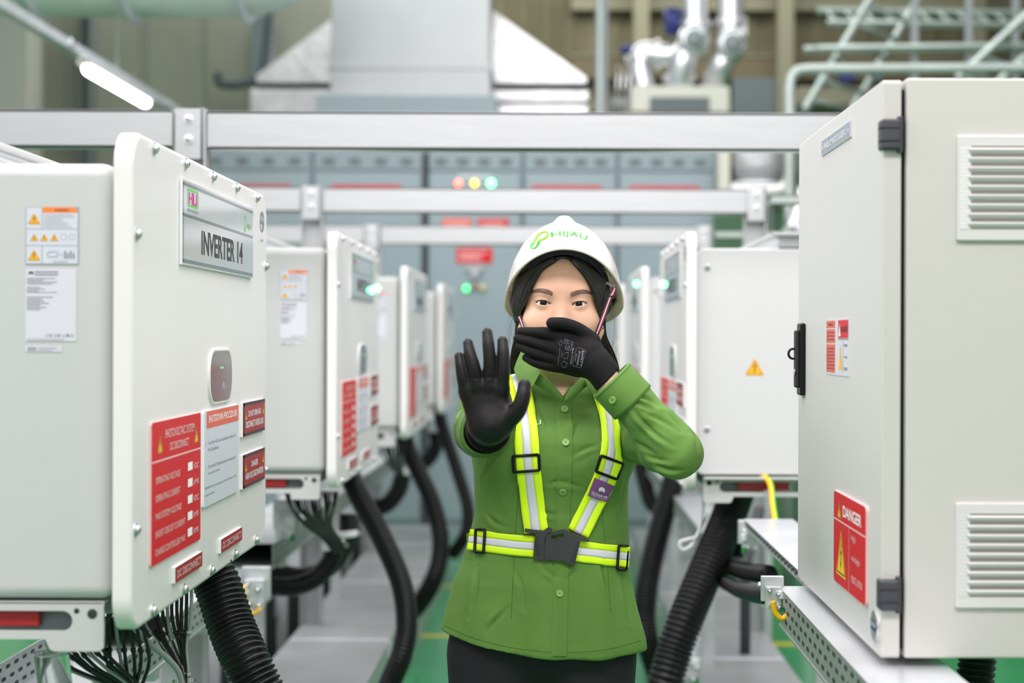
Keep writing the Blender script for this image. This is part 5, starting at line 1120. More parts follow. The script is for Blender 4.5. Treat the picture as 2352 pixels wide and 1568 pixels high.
for Ci, Co in ((L_in, L_out), (R_in, R_out)):
    A = resample(catmull([(x, y, 0) for x, y in Ci], 8), 4); n = 40
    A = [catmull([(x, y, 0) for x, y in Ci], 8)[int(q*(8*(len(Ci)-1))/n)] for q in range(n+1)]; Bo = [catmull([(x, y, 0) for x, y in Co], 8)[int(q*(8*(len(Co)-1))/n)] for q in range(n+1)]
    for k in range(210):
        s = rh.random(); s1 = min(1, max(0, s+rh.uniform(-.10, .10))); q0 = 0 if s < 0.6 else rh.randint(0, 8); q1 = n-rh.randint(0, 6); P = []; ph = rh.uniform(0, 6.28); am = rh.uniform(0.2, 1.0); base = rh.uniform(0.0003, 0.0022)
        for q in range(q0, q1+1, 3):
            t = q/n; a = A[q].lerp(Bo[q], s+(s1-s)*t); p = hair_pt(a.x+am*math.sin(ph+t*5), a.y, base*(0.4+0.6*math.sin(math.pi*min(1, t*1.2))))
            if p is not None and (not P or (p-P[-1]).length < 0.03): P.append(p)
        if len(P) > 4:
            m_ = len(P); r = rh.uniform(0.0006, 0.0013); mb.tube(catmull(P, 3), [r*min(1, 0.3+q*0.25, 0.2+(3*(m_-1)-q)*0.12) for q in range(3*(m_-1)+1)], 'hair', 5)
# tufts behind the ears towards the nape, and fine flyaways
for sx, (ax, ay), (bx_, by_), wd in ((-1, (1190, 770), (1180, 838), 12), (1, (1385, 770), (1412, 852), 14)):
    for k in range(46):
        u = rh.uniform(-1, 1); r = rh.uniform(0.0005, 0.0010); P = [W(ax+u*5, ay-45, 3.02), W(ax+u*8, ay, 3.03), W((ax+bx_)/2+u*wd*0.9, (ay+by_)/2, 3.035+0.01*rh.random()), W(bx_+u*wd*0.75, by_, 3.05), W(bx_+u*wd*0.6-sx*4, by_+50, 3.08)]
        mb.tube(catmull(P, 4), r, 'hair_brown' if rh.random() < 0.55 else 'hair', 4)
for k in range(18):
    sx = -1 if k % 2 else 1; ax = 1178 if sx < 0 else 1405; y0 = rh.uniform(700, 760); P = [W(ax-sx*6, y0-40, 2.97), W(ax+sx*rh.uniform(0, 10), y0, 2.97), W(ax+sx*rh.uniform(-4, 20), y0+rh.uniform(25, 60), 2.97), W(ax+sx*rh.uniform(-10, 24), y0+rh.uniform(60, 110), 2.98)]
    mb.tube(catmull(P, 5), 0.00012, 'hair', 3)
for k in range(0):
    j = rh.randint(1, 7); p = rh.choice((L_in, R_in))[j]; sx = 1 if p in L_in else -1
    P = [hair_pt(p[0]-sx*2, p[1]-2, 0.0006), hair_pt(p[0]+sx*rh.uniform(2, 6), p[1]+5, 0.0004), hair_pt(p[0]+sx*rh.uniform(0, 8), p[1]+rh.uniform(9, 18), 0.0003)]
    if all(q is not None for q in P) and (P[2]-P[0]).length < 0.03: mb.tube(P, [0.00012, 0.0001, 0.00004], 'hair', 3)
o = mb.build('hair_strand', hair); o.matrix_parent_inverse = Matrix.Identity(4); tag(o, 'loose dark strands'); o['kind'] = 'stuff'

# ------------------------------------------------------------------ hard hat
HO = Vector((Xp(1295, 2.985), 2.985, Zp(688, 2.985))); TILT = math.radians(24)
RX, RYF, RYB, HH = 0.1050, 0.128, 0.125, 0.138
def hat_local(a, t, off=0.0):
    """a: angle (0 = wearer's front, towards the camera), t: 0 rim .. 1 crown"""
    ca, sa = math.cos(a), math.sin(a); ry = RYF if ca > 0 else RYB
    ph = t*math.pi/2; rr = math.cos(ph)**0.92 if t < 1 else 0.0; hz_ = math.sin(ph)**0.98 if t > 0 else 0.0
    front = max(0.0, ca); lip = math.exp(-(t/0.045)**2)
    rim = 0.0255*front**1.0-0.012*(1-abs(ca))-0.004*max(0, -ca)
    R = 1+off/0.11
    x = RX*sa*rr*R+sa*0.0035*lip; y = -ry*ca*rr*R-ca*(0.0035+0.016*front**2)*lip-ca*0.006*front*math.exp(-(t/0.2)**2)
    z = rim*(1-t)**1.5+HH*hz_*(1+off/0.14)
    # centre ridge
    th = abs(x); wdt = 0.018+0.010*t
    if t > 0.42:
        k = min(1, (t-0.42)/0.30) if ca > 0 else min(1, max(0, (t-0.35)/0.3)); k = k*k*(3-2*k); z += 0.0125*k*math.exp(-(th/0.017)**4)
    return Vector((x, y, z))
def hat_world(v): 
    c, s = math.cos(-TILT), math.sin(-TILT); y = v.y*c-v.z*s; z = v.y*s+v.z*c
    return HO+Vector((v.x, y, z))
na, ntt = 128, 56; V = []; Fh = []
ts = [(j/ntt)**1.25 for j in range(ntt+1)]
for j in range(ntt+1):
    for k in range(na): V.append(hat_world(hat_local(2*math.pi*k/na, min(ts[j], 0.9995))))
for j in range(ntt):
    for k in range(na): Fh.append((j*na+k, (j+1)*na+k, (j+1)*na+(k+1) % na, j*na+(k+1) % na))
Fh.append(tuple(ntt*na+k for k in range(na))[::-1])
hat = thing('hard_hat', None, None, HO); hat.parent = person; hat.matrix_parent_inverse = Matrix.Translation((-HC.x, -3.0, 0))
def hb(o): o.parent = hat; o.matrix_parent_inverse = Matrix.Translation(-HO); return o
mb = MB(); mb.add(V, Fh, 'hat_white', True); mb.mi('hat_inner'); sh = hb(mb.build('shell'))
so = sh.modifiers.new('thickness', 'SOLIDIFY'); so.thickness = 0.0032; so.offset = 1.0; so.material_offset = 1; so.material_offset_rim = 0; so.use_even_offset = False
HATB = BVHTree.FromPolygons([tuple(v) for v in V], Fh)
# which way do normals point? make the shell thicken inwards
mid = V[20*na+0]; nrm = (V[21*na]-V[20*na]).cross(V[20*na+1]-V[20*na]); outward = (nrm.dot(mid-HO) > 0)
fn = sh.data.polygons[20*na].normal
so.offset = -1.0 if fn.dot(mid-HO) > 0 else 1.0
if fn.dot(mid-HO) < 0:
    sh.data.flip_normals(); so.offset = -1.0
def hat_pt(px, py, off=0.0007):
    o = Vector((0, 0, CAMZ)); d = (W(px, py, 1.0)-o).normalized(); h = HATB.ray_cast(o, d)
    if h[0] is None: return None
    n = h[1] if h[1].dot(d) < 0 else -h[1]; return h[0]+n*off
def wrap_text(mb, s, path, hgt, m, ptf, bold=0.0, off=0.0009):
    """lettering laid along a baseline given by two control functions in photo measurements"""
    Vt, Ft, a0, a1, b0, b1 = text_geo(s, bold); out = []
    for v in Vt:
        u = (v[0]-a0)/(a1-a0); vv = (v[1]-b0)/(b1-b0); q = path(u); q2 = path(min(1, u+0.01)); q1 = path(max(0, u-0.01)); tx, ty = q2[0]-q1[0], q2[1]-q1[1]; L = math.hypot(tx, ty); nx, ny = ty/L, -tx/L
        p = ptf(q[0]+nx*hgt*vv, q[1]+ny*hgt*vv, off); out.append(p if p is not None else Vector(HO))
    mb.add(out, Ft, m)
def qpath(P):
    Q = catmull([(x, y, 0) for x, y in P], 12)
    def f(u): t = u*(len(Q)-1); i = min(int(t), len(Q)-2); p = Q[i].lerp(Q[i+1], t-i); return (p.x, p.y)
    return f
mb = MB(); wrap_text(mb, 'HIJAU', qpath([(1267, 548), (1290, 545.5), (1310, 545.5), (1328, 549), (1346, 555)]), 13.5, 'logo_green', hat_pt, 0.012, 0.0014)
# peanut shaped loop
outr = [(1257, 532), (1249, 531.5), (1238, 535), (1231, 543), (1228, 550), (1221, 558), (1217, 566), (1219, 571), (1226, 572), (1234, 568), (1240, 560), (1242, 554), (1250, 551), (1258, 546), (1261, 539)]
innr = [(1254, 535.5), (1248, 535), (1242, 538), (1236, 545), (1233, 551), (1227, 560), (1223.5, 566), (1225, 568), (1228, 568), (1232, 564), (1235, 557), (1238, 551), (1246, 548), (1254, 543), (1257, 539)]
Po = catmull([(x, y, 0) for x, y in outr], 4, True); Pi = catmull([(x, y, 0) for x, y in innr], 4, True); n = len(Po)
Vv = [hat_pt(p.x, p.y, 0.0009) for p in Po+Pi]; Fa = [(i, (i+1) % n, n+(i+1) % n, n+i) for i in range(n)]
mb.add(Vv, [f for i, f in enumerate(Fa) if (Po[i].y < 556)], 'lime_print'); mb.add(Vv, [f for i, f in enumerate(Fa) if (Po[i].y >= 556)], 'logo_green'); tag(hb(mb.build('logo')), 'green peanut shaped mark and letters HIJAU')
# sweatband + suspension clips
def hin(a, t, k): v = hat_local(a, t); return hat_world(Vector((v.x*k, v.y*k, v.z)))
mb = MB(); nb = 96; Va = []
for k in range(nb):
    a = 2*math.pi*k/nb
    for (rx, ry, zz) in ((0.080, 0.103, 0.007), (0.077, 0.099, 0.040), (0.0785, 0.1005, 0.040), (0.0815, 0.1045, 0.007)):
        Va.append(hat_world(Vector((rx*math.sin(a), -ry*math.cos(a)-0.004, zz+0.030*max(0, math.cos(a))**1.5))))
mb.add(Va, [(4*k+i, 4*((k+1) % nb)+i, 4*((k+1) % nb)+(i+1) % 4, 4*k+(i+1) % 4) for k in range(nb) for i in range(4)], 'navy', True); tag(hb(mb.build('sweatband')), 'dark navy headband')
for a in (math.radians(58), math.radians(-58), math.radians(105), math.radians(-105)):
    mb = MB(); c0 = hin(a, 0.06, 0.93); c1 = hin(a, 0.30, 0.93); tg = (hin(a+0.10, 0.06, 0.93)-hin(a-0.10, 0.06, 0.93)).normalized(); up = (c1-c0).normalized(); fr = Frame(c0, tg, up)
    mb.prism(fr, rr2(-0.017, 0.0, 0.017, 0.014, 0.003, 3), -0.0015, 0.003, 'hat_inner'); mb.prism(fr, rr2(-0.012, 0.004, 0.012, 0.009, 0.001, 2), -0.004, 0.005, 'slot_dark')
    for q in (-0.021, 0.021): mb.prism(fr, rr2(q-0.003, -0.002, q+0.003, 0.018, 0.002, 3), -0.002, 0.003, 'hat_inner')
    tag(hb(mb.build('suspension_clip')), 'cream clip with dark slot')
mb = MB(); c = W(1412, 652, 2.945); mb.tube(catmull([c+Vector((0.004, 0.01, 0.012)), c, c+Vector((-0.006, -0.004, -0.004)), c+Vector((-0.014, 0.0, 0.002)), c+Vector((-0.019, 0.002, -0.006))], 5), 0.0022, 'ink_faint', 8); mb.tube([c+Vector((0, 0.002, 0.004)), c+Vector((-0.004, -0.002, -0.012))], 0.003, 'ink_faint', 8); tag(hb(mb.build('strap_hook')), 'grey hook on the right rim')
def ribbon(P, wdt, cols, m_n=None, view=Vector((0, -1, 0)), thick=0.0006):
    """flat webbing following P, cross stripes given by cols [(fraction, material)]"""
    mb = MB(); n = len(P); S = []; Nn = []
    for i in range(n):
        t = (P[min(i+1, n-1)]-P[max(i-1, 0)]).normalized(); nr = m_n[i] if m_n else view; s = t.cross(nr).normalized(); S.append(s); Nn.append(s.cross(t).normalized())
    x = -0.5
    for f, m in cols:
        Vr = []
        for i in range(n):
            for q in (x, x+f): Vr.append(P[i]+S[i]*wdt*q+Nn[i]*thick)
            for q in (x+f, x): Vr.append(P[i]+S[i]*wdt*q-Nn[i]*thick)
        mb.add(Vr, [(4*i+k, 4*i+(k+1) % 4, 4*(i+1)+(k+1) % 4, 4*(i+1)+k) for i in range(n-1) for k in range(4)]+[(0, 1, 2, 3), (4*n-4, 4*n-3, 4*n-2, 4*n-1)], m); x += f
    return mb
SC = [(0.30, 'navy'), (0.14, 'strap_red'), (0.14, 'strap_white'), (0.14, 'strap_red'), (0.28, 'navy')]
def on_face(px, py, Yd, off=0.0022):
    p = hair_pt(px, py, off); q = W(px, py, Yd); return p if (p is not None and p.y < Yd+0.004) else q
P1 = catmull([W(1412, 662, 2.94), W(1408, 672, 2.936), W(1402, 682, 2.932), W(1392, 710, 2.93), W(1381, 740, 2.925), W(1369, 770, 2.925), W(1352, 800, 2.935), W(1315, 835, 2.955)], 6)
mb = ribbon(P1, 0.0088, SC); mb.box(tuple(W(1404, 680, 2.932)-Vector((0.004, 0.002, 0.001))), tuple(W(1404, 680, 2.932)+Vector((0.004, 0.0, 0.001))), 'navy'); tag(hb(mb.build('chin_strap')), 'red white and navy chin strap')
P2 = catmull([W(1192, 727, 2.945), W(1197, 739, 2.935), W(1203, 758, 2.925), W(1216, 790, 2.93), W(1262, 832, 2.955)], 6)
tag(hb(ribbon(P2, 0.0060, SC).build('chin_strap')), 'red white and navy chin strap')

# ------------------------------------------------------------------ shirt
TCX, TCY = Xp(1267, 3.0), 3.01
TL = [(860, 1215, 1372, .045, 0.01), (890, 1165, 1420, .062, 0.005), (920, 1120, 1442, .078, 0), (960, 1100, 1449, .090, -.004), (1010, 1090, 1450, .098, -.008), (1060, 1088, 1449, .100, -.008), (1120, 1089, 1447, .095, -.004), (1170, 1089, 1445, .092, -.002), (1230, 1083, 1443, .095, -.002),
      (1280, 1070, 1444, .101, -.004), (1330, 1052, 1448, .108, -.006), (1400, 1036, 1459, .114, -.008), (1470, 1022, 1474, .118, -.010), (1530, 1015, 1480, .118, -.010)]
tz = np.array([Zp(t[0], 3.0) for t in TL])[::-1]; tcx = np.array([Xp((t[1]+t[2])/2, 3.0) for t in TL])[::-1]; ta = np.array([(t[2]-t[1])/2*3.0/F for t in TL])[::-1]; tb = np.array([t[3] for t in TL])[::-1]; tcy = np.array([3.01+t[4] for t in TL])[::-1]
def ip(z, A): return np.interp(z, tz, A)
HEM = lambda X: 0.836+0.015*((X-TCX)/0.18)**2-0.013*(X-TCX)/0.18
def torso_sdf(X, Y, Z, g=0.0):
    a, b, cx, cy = ip(Z, ta)+g, ip(Z, tb)+g, ip(Z, tcx), ip(Z, tcy)
    x, y = np.abs((X-cx)/a), np.abs((Y-cy)/b); th = np.arctan2(Y-cy, X-cx)
    p = 2.35; r = (x**p+y**p)**(1/p)
    d = (r-1)*np.minimum(a, b)*0.9
    return d
def fold(X, Y, Z):
    th = np.arctan2(Y-3.01, X-TCX); low = np.clip((1.08-Z)/0.22, 0, 1)
    f = 0.0045*low*np.sin(9*th+1.0+2.0*(Z-1.0))+0.0030*low*np.sin(5*th+0.4-6*(Z-0.9))
    f = f+0.0018*np.sin(34*(Z+0.35*X)+3*th)*np.exp(-((Z-1.12)/0.10)**2)+0.0014*np.sin(60*(Z-0.6*np.abs(X-TCX)))*np.exp(-((Z-1.20)/0.10)**2)
    return f
def sleeve_f(X, Y, Z, E, amp=0.0035, fr=150.0, wd=0.07):
    r = np.sqrt((X-E[0])**2+(Y-E[1])**2+(Z-E[2])**2); return amp*np.sin(fr*r+8*Z)*np.exp(-(r/wd)**2)
CUFF0 = W(1458, 930, 2.80); CUFF1 = W(1404, 880, 2.80)
def shirt_sdf(X, Y, Z):
    d = torso_sdf(X, Y, Z)+fold(X, Y, Z)
    nb_ = Vector((hx0+0.002, 3.02, hz0-0.175))
    d = smax(d, Z-(hz0-0.150), 0.02)
    d = smin(d, cap(X, Y, Z, nb_+Vector((-0.02, 0, 0.0)), SH_L+Vector((0.012, 0, -0.004)), 0.050, 0.048), 0.03)
    d = smin(d, cap(X, Y, Z, nb_+Vector((0.02, 0, 0.0)), SH_R+Vector((-0.012, 0, -0.004)), 0.050, 0.048), 0.03)
    d = smin(d, ell(X, Y, Z, (hx0-0.065, 2.945, Zp(1040, 2.94)), (0.062, 0.042, 0.055)), 0.05); d = smin(d, ell(X, Y, Z, (hx0+0.065, 2.945, Zp(1040, 2.94)), (0.062, 0.042, 0.055)), 0.05)
    # her right arm: upper arm and forearm towards the camera
    e = chain(X, Y, Z, [SH_L+Vector((0, 0, -.005)), EL_L+Vector((0.012,0,0))], [0.055, 0.042], 0.02)
    e = smin(e, chain(X, Y, Z, [EL_L+Vector((0.012,0,0)), WR_L+(EL_L-WR_L)*0.22, ], [0.042, 0.038], 0.02), 0.01)
    e = e+sleeve_f(X, Y, Z, EL_L, 0.003, 210, 0.10)
    d = smin(d, e, 0.018)
    # her left arm
    e = chain(X, Y, Z, [SH_R+Vector((0, 0, -.012)), EL_R+Vector((-0.014, 0.0, 0.006))], [0.058, 0.045], 0.02)
    f = cap(X, Y, Z, EL_R+Vector((-0.014, 0.0, 0.006)), CUFF0, 0.045, 0.0375); e = smin(e, f, 0.012)
    e = e+sleeve_f(X, Y, Z, EL_R+Vector((-0.04, -0.03, 0.03)), 0.0022, 140, 0.07)+sleeve_f(X, Y, Z, W(1455, 1010, 2.86), 0.0045, 130, 0.05)+0.0018*np.sin(85*((X-CUFF0.x)*0.74-(Z-CUFF0.z)*0.66)+40*(Y-2.8))*np.exp(-(((X-CUFF0.x)**2+(Z-CUFF0.z)**2)/0.006))
    d = smin(d, e, 0.012)
    d = smax(d, HEM(X)-Z, 0.003)
    # neck opening: V down the front
    nk = cap(X, Y, Z, (hx0+0.002, 3.02, hz0-0.06), (hx0+0.002, 3.015, hz0-0.24), 0.053, 0.050)
    vz = Zp(913, 2.93); v = np.maximum(np.abs(X-Xp(1294, 2.93))-(Z-vz)*0.62, Y-3.0); v = np.maximum(v, vz-Z)
    d = smax(d, -nk, 0.004); d = smax(d, -v, 0.003)
    return d
Ps, Qs = surf_nets(shirt_sdf, (hx0-0.30, 2.60, 0.80), (hx0+0.30, 3.16, hz0-0.08), 0.0030)
# fine cloth creases
nd = np.zeros(len(Ps))
shirt = np_mesh('shirt', Ps, Qs, 'shirt_green'); me = shirt.data
no = np.empty(len(me.vertices)*3, np.float32); me.vertices.foreach_get('normal', no); no = no.reshape(-1, 3); co = np.array(Ps)
ds = np.array([0.0035*(noise.noise(Vector((p[0]*16, p[1]*16, p[2]*7)))) + 0.0026*(0.30-abs(noise.noise(Vector((p[0]*26+p[2]*10, p[1]*26, p[2]*22-p[0]*12)))))*(1.0 if p[2] > 1.0 else 0.5) for p in co])
CREASES = [([(1450, 936), (1478, 968), (1512, 1000), (1545, 1022)], 0, .0035), ([(1462, 905), (1486, 914), (1512, 930)], 0, .0040), ([(1478, 945), (1520, 965), (1560, 992)], 0, .0022), ([(1500, 1062), (1535, 1076), (1568, 1078)], 0, .0035),
    ([(1447, 1006), (1480, 1028), (1510, 1044)], 0, .0035), ([(1468, 1030), (1500, 1050), (1540, 1058)], 0, .0030), ([(1590, 985), (1600, 1005), (1606, 1030)], 0, .0028), ([(1452, 925), (1470, 925), (1492, 938)], 0, .0030), ([(1530, 945), (1552, 968), (1570, 990)], 0, .0018),
    ([(1046, 905), (1052, 940), (1050, 965)], 2, .003), ([(1056, 930), (1062, 965), (1060, 985)], 2, .003), ([(1066, 990), (1090, 1004), (1096, 1030)], 2, .0035), ([(1078, 1000), (1104, 1016), (1130, 1022)], 2, .003),
    ([(1176, 1015), (1140, 1045), (1112, 1100)], 1, .0030), ([(1382, 1285), (1392, 1335), (1404, 1385)], 1, .0034), ([(1264, 1112), (1290, 1106), (1330, 1118)], 1, .0025), ([(1442, 1080), (1432, 1140), (1424, 1200)], 1, .0030), ([(1170, 1395), (1140, 1425), (1120, 1450)], 1, .0022),
    ([(1100, 1300), (1094, 1360), (1080, 1420)], 1, .0028), ([(1248, 1300), (1270, 1318), (1284, 1330)], 1, .0022), ([(1330, 1300), (1316, 1318), (1300, 1330)], 1, .0020), ([(1330, 960), (1320, 985), (1316, 1010)], 1, .0020), ([(1240, 940), (1252, 965), (1262, 985)], 1, .0020),
    ([(1180, 1300), (1200, 1345), (1204, 1400)], 1, .0020), ([(1430, 1310), (1440, 1370), (1452, 1430)], 1, .0028), ([(1240, 1170), (1262, 1180), (1290, 1182)], 1, .0018), ([(1310, 1050), (1345, 1030), (1375, 1020)], 1, .0018), ([(1120, 1180), (1140, 1200), (1170, 1212)], 1, .0022)]
CREASES = [(P_, k_, a_*1.7) for P_, k_, a_ in CREASES]
pxv = VX+co[:, 0]*F/co[:, 1]; pyv = VY-(co[:, 2]-CAMZ)*F/co[:, 1]; facing = np.clip(-no[:, 1]*2.0, 0, 1)
for P_, kind, A_ in CREASES:
    Q_ = [(v.x, v.y) for v in catmull([(x, y, 0) for x, y in P_], 6)]; dm = np.full(len(co), 1e9); sg_ = np.zeros(len(co)); tt = np.zeros(len(co))
    for i_ in range(len(Q_)-1):
        (ax_, ay_), (bx2, by2) = Q_[i_], Q_[i_+1]; ex_, ey_ = bx2-ax_, by2-ay_; wx_, wy_ = pxv-ax_, pyv-ay_; t_ = np.clip((wx_*ex_+wy_*ey_)/(ex_*ex_+ey_*ey_+1e-9), 0, 1); dd_ = np.hypot(wx_-ex_*t_, wy_-ey_*t_); m_ = dd_ < dm
        dm = np.where(m_, dd_, dm); sg_ = np.where(m_, np.sign(ex_*wy_-ey_*wx_), sg_); tt = np.where(m_, (i_+t_)/(len(Q_)-1), tt)
    msk = {0: (co[:, 1] < 2.865) & (pxv > 1380), 1: (co[:, 1] > 2.82) & (pxv < 1452), 2: pxv < 1180}[kind]
    ds = ds+np.where(msk, facing*np.sin(math.pi*np.clip(tt, 0.08, 0.92))*A_*(-np.exp(-(dm/4.5)**2)+0.75*np.exp(-((dm*sg_-9)/7.0)**2)), 0)
co = co+no*ds[:, None]; me.vertices.foreach_set('co', co.astype(np.float32).ravel()); me.update(); pb(shirt)
SB = bvh(co, Qs)
def shp(o): o.parent = shirt; o.matrix_parent_inverse = Matrix.Identity(4); return o
def cam_pt(px, py, off=0.001, ymin=0.0):
    o = Vector((0, 0, CAMZ)); d = (W(px, py, 1.0)-o).normalized(); st = o+d*max(0.0, ymin-0.0); h = SB.ray_cast(st, d)
    if h[0] is None: return None
    n = h[1] if h[1].dot(d) < 0 else -h[1]; return h[0]+n*off
def torso_pt(px, py, off=0.004, ymin=2.86):
    """front of the torso, skipping whatever arm is before it"""
    o = Vector((0, 0, CAMZ)); d = (W(px, py, 1.0)-o).normalized(); h = SB.ray_cast(o+d*2.845/d.y, d)
    if h[0] is None: return W(px, py, 2.95)
    n = h[1] if h[1].dot(d) < 0 else -h[1]; return h[0]+n*off
# hem stitch, placket, yoke seams
def seam(P, r=0.0006, m='shirt_stitch', f=torso_pt, off=0.0004):
    Q = [f(p.x, p.y, off) for p in resample(catmull([(x, y, 0) for x, y in P], 8), 5)]; Q = [q for q in Q if q is not None]; mb = MB(); mb.tube(Q, r, m, 5); return mb
mb = MB(); pl = [(1294, 916), (1312, 920), (1314, 1010), (1312, 1100), (1309, 1180), (1306, 1300), (1303, 1400), (1300, 1506)]
Pp = resample(catmull([(x, y, 0) for x, y in pl[1:]], 8), 6); Vl = []
for p in Pp:
    xl = p.x-36+3*(p.y-920)/590
    for q in range(7): Vl.append(torso_pt(xl+(p.x-xl)*q/6, p.y, 0.0022 if 0 < q < 6 else (0.0024 if q == 6 else 0.0004)))
n = len(Pp); mb.add(Vl, [(7*i+q, 7*i+q+1, 7*i+q+8, 7*i+q+7) for i in range(n-1) for q in range(6)], 'shirt_green', True)
mb.add([Vl[7*i+6] for i in range(n)]+[Vl[7*i+6]+Vector((0.0006, 0.003, 0)) for i in range(n)], [(i, i+1, n+i+1, n+i) for i in range(n-1)], 'shirt_green')
shp(mb.build('placket'))
for P in ([(1021, 1436), (1080, 1462), (1160, 1484), (1240, 1495), (1300, 1498), (1380, 1493), (1440, 1480), (1472, 1470)],): 
    mb = seam(P, 0.00032); shp(mb.build('hem_stitch'))
for P in ([(1194, 1075), (1187, 1180), (1180, 1300), (1174, 1420)], [(1388, 1090), (1384, 1180), (1395, 1300), (1402, 1400)]): shp(seam(P, 0.00035).build('dart_seam'))
def button(px, py, f=torso_pt, r=0.0062, off=0.0030, par=None):
    c = f(px, py, off); e = 4; a = f(px+e, py, off); b_ = f(px, py-e, off); fr = Frame(c, (a-c), (b_-c)); mb = MB()
    if fr.n.y > 0: fr.n = -fr.n
    circ = lambda rr: [(rr*math.cos(2*math.pi*k/24), rr*math.sin(2*math.pi*k/24)) for k in range(24)]
    mb.prism(fr, circ(r), 0, 0.0016, 'button_green'); mb.ring(fr, circ(r), circ(r*0.72), 0.0022, 'button_green'); n = 24
    mb.add([fr.p(x, y, 0.0022) for x, y in circ(r)]+[fr.p(x, y, 0.0016) for x, y in circ(r)], [(i, (i+1) % n, n+(i+1) % n, n+i) for i in range(n)], 'button_green')
    for x, y in ((-1, -1), (-1, 1), (1, -1), (1, 1)): mb.poly(fr, [(x*0.0013+0.0006*math.cos(q), y*0.0013+0.0006*math.sin(q)) for q in [k*math.pi/4 for k in range(8)]], 0.0018, 'ink')
    for s in (1, -1): mb.poly(fr, [(-0.0014, -s*0.0014-0.0002), (-0.0014, -s*0.0014+0.0002), (0.0014, s*0.0014+0.0002), (0.0014, s*0.0014-0.0002)], 0.0019, 'shirt_stitch')
    return tag(shp(mb.build('button')), 'small pale green button')
for p in ((1297, 941), (1300, 1016), (1293, 1127), (1287, 1241), (1283, 1362)): button(*p)
# collar wings
def sheet(rows, m, thick=0.0016, name='collar'):
    rows = [[a.lerp(b_, q/4) for a, b_ in zip(r, r[1:]) for q in range(4)]+[r[-1]] for r in rows]; mb = MB(); nr, nc = len(rows), len(rows[0]); V_ = [p for r in rows for p in r]
    mb.add(V_, [(i*nc+j, i*nc+j+1, (i+1)*nc+j+1, (i+1)*nc+j) for i in range(nr-1) for j in range(nc-1)], m, True)
    o = mb.build(name); k = o.modifiers.new('thickness', 'SOLIDIFY'); k.thickness = thick; k.offset = 0; s = o.modifiers.new('smooth', 'SUBSURF'); s.levels = 1; s.render_levels = 2; return shp(o)
# left wing (viewer's left): upper edge folds over the stand, lower edge lies on the shoulder
up = [(1197, 806, 2.99), (1210, 815, 2.955), (1228, 838, 2.925), (1243, 855, 2.905)]
dn = [(1180, 848, 2.965), (1186, 866, 2.945), (1203, 884, 2.915), (1224, 889, 2.890)]
rows = []
for t in np.linspace(0, 1, 6):
    r = []
    for a, c in zip(up, dn):
        p = W(*a).lerp(W(*c), float(t)); p += Vector((0, -0.006*math.sin(math.pi*t), 0.002*math.sin(math.pi*t))); r.append(p)
    rows.append(r)
sheet(rows, 'shirt_green')
up = [(1395, 812, 3.0), (1382, 828, 2.955), (1362, 850, 2.92), (1340, 864, 2.905)]; dn = [(1412, 850, 2.97), (1404, 880, 2.94), (1385, 905, 2.915), (1356, 905, 2.895)]
sheet([[W(*a).lerp(W(*c), float(t))+Vector((0, -0.006*math.sin(math.pi*t), 0)) for a, c in zip(up, dn)] for t in np.linspace(0, 1, 6)], 'shirt_green')
# collar stand edges running down to the V
for up, dn in (([(1243, 853, 2.915), (1258, 868, 2.905), (1276, 888, 2.905), (1294, 914, 2.905)], [(1226, 880, 2.905), (1240, 892, 2.902), (1262, 905, 2.903), (1290, 924, 2.905)]),
               ([(1340, 862, 2.925), (1326, 874, 2.915), (1311, 892, 2.91), (1296, 914, 2.908)], [(1356, 880, 2.915), (1340, 894, 2.908), (1322, 910, 2.905), (1300, 926, 2.905)])):
    sheet([[W(*a).lerp(W(*c), float(t))+Vector((0, -0.003*math.sin(math.pi*t), 0)) for a, c in zip(up, dn)] for t in np.linspace(0, 1, 5)], 'shirt_green', 0.0022, 'collar_stand')
# back collar
rows = []
for zz, rr_ in ((hz0-0.083, 0.058), (hz0-0.100, 0.061), (hz0-0.125, 0.068)):
    rows.append([Vector((hx0+0.002+rr_*1.06*math.cos(a), 3.022+rr_*math.sin(a), zz-0.01*math.sin(a)*0)) for a in np.linspace(math.radians(-25), math.radians(205), 16)])
sheet(rows, 'shirt_green', 0.002, 'collar')
# cuff on her left wrist
def cuff(A, B, r0, r1, name='cuff', seamoff=0.0, side=Vector((0, 0, 1))):
    ax = (B-A).normalized(); n = 40; mb = MB(); rows = [(0.0, r0+0.0005), (0.0, r0+0.0025), (0.10, r0+0.0030), (0.5, (r0+r1)/2+0.003), (0.93, r1+0.0030), (1.0, r1+0.0018), (1.0, r1-0.0008), (0.9, r1-0.0018)]
    P = [A+(B-A)*t for t, r in rows]; a = side; N = (a-ax*a.dot(ax)).normalized(); Bn = ax.cross(N); V_ = []
    for (t, r), p in zip(rows, P):
        for k in range(n): q = 2*math.pi*k/n; V_.append(p+(N*math.cos(q)+Bn*math.sin(q))*(r*(1+0.03*math.sin(3*q+1))))
    mb.add(V_, [(i*n+k, i*n+(k+1) % n, (i+1)*n+(k+1) % n, (i+1)*n+k) for i in range(len(rows)-1) for k in range(n)], 'shirt_green', True)
    for t in (0.06, 0.92):
        Q = [A+(B-A)*t+(N*math.cos(q)+Bn*math.sin(q))*((r0+(r1-r0)*t+0.0036)*(1+0.03*math.sin(3*q+1))) for q in [2*math.pi*k/40 for k in range(41)]]; mb.tube(Q, 0.0004, 'shirt_stitch', 4)
    return mb
mb = cuff(W(1453, 926, 2.80), W(1402, 872, 2.80), 0.0395, 0.0385); cf = shp(mb.build('cuff'))
CB = BVHTree.FromPolygons([tuple(v.co) for v in cf.data.vertices], [tuple(p.vertices) for p in cf.data.polygons])
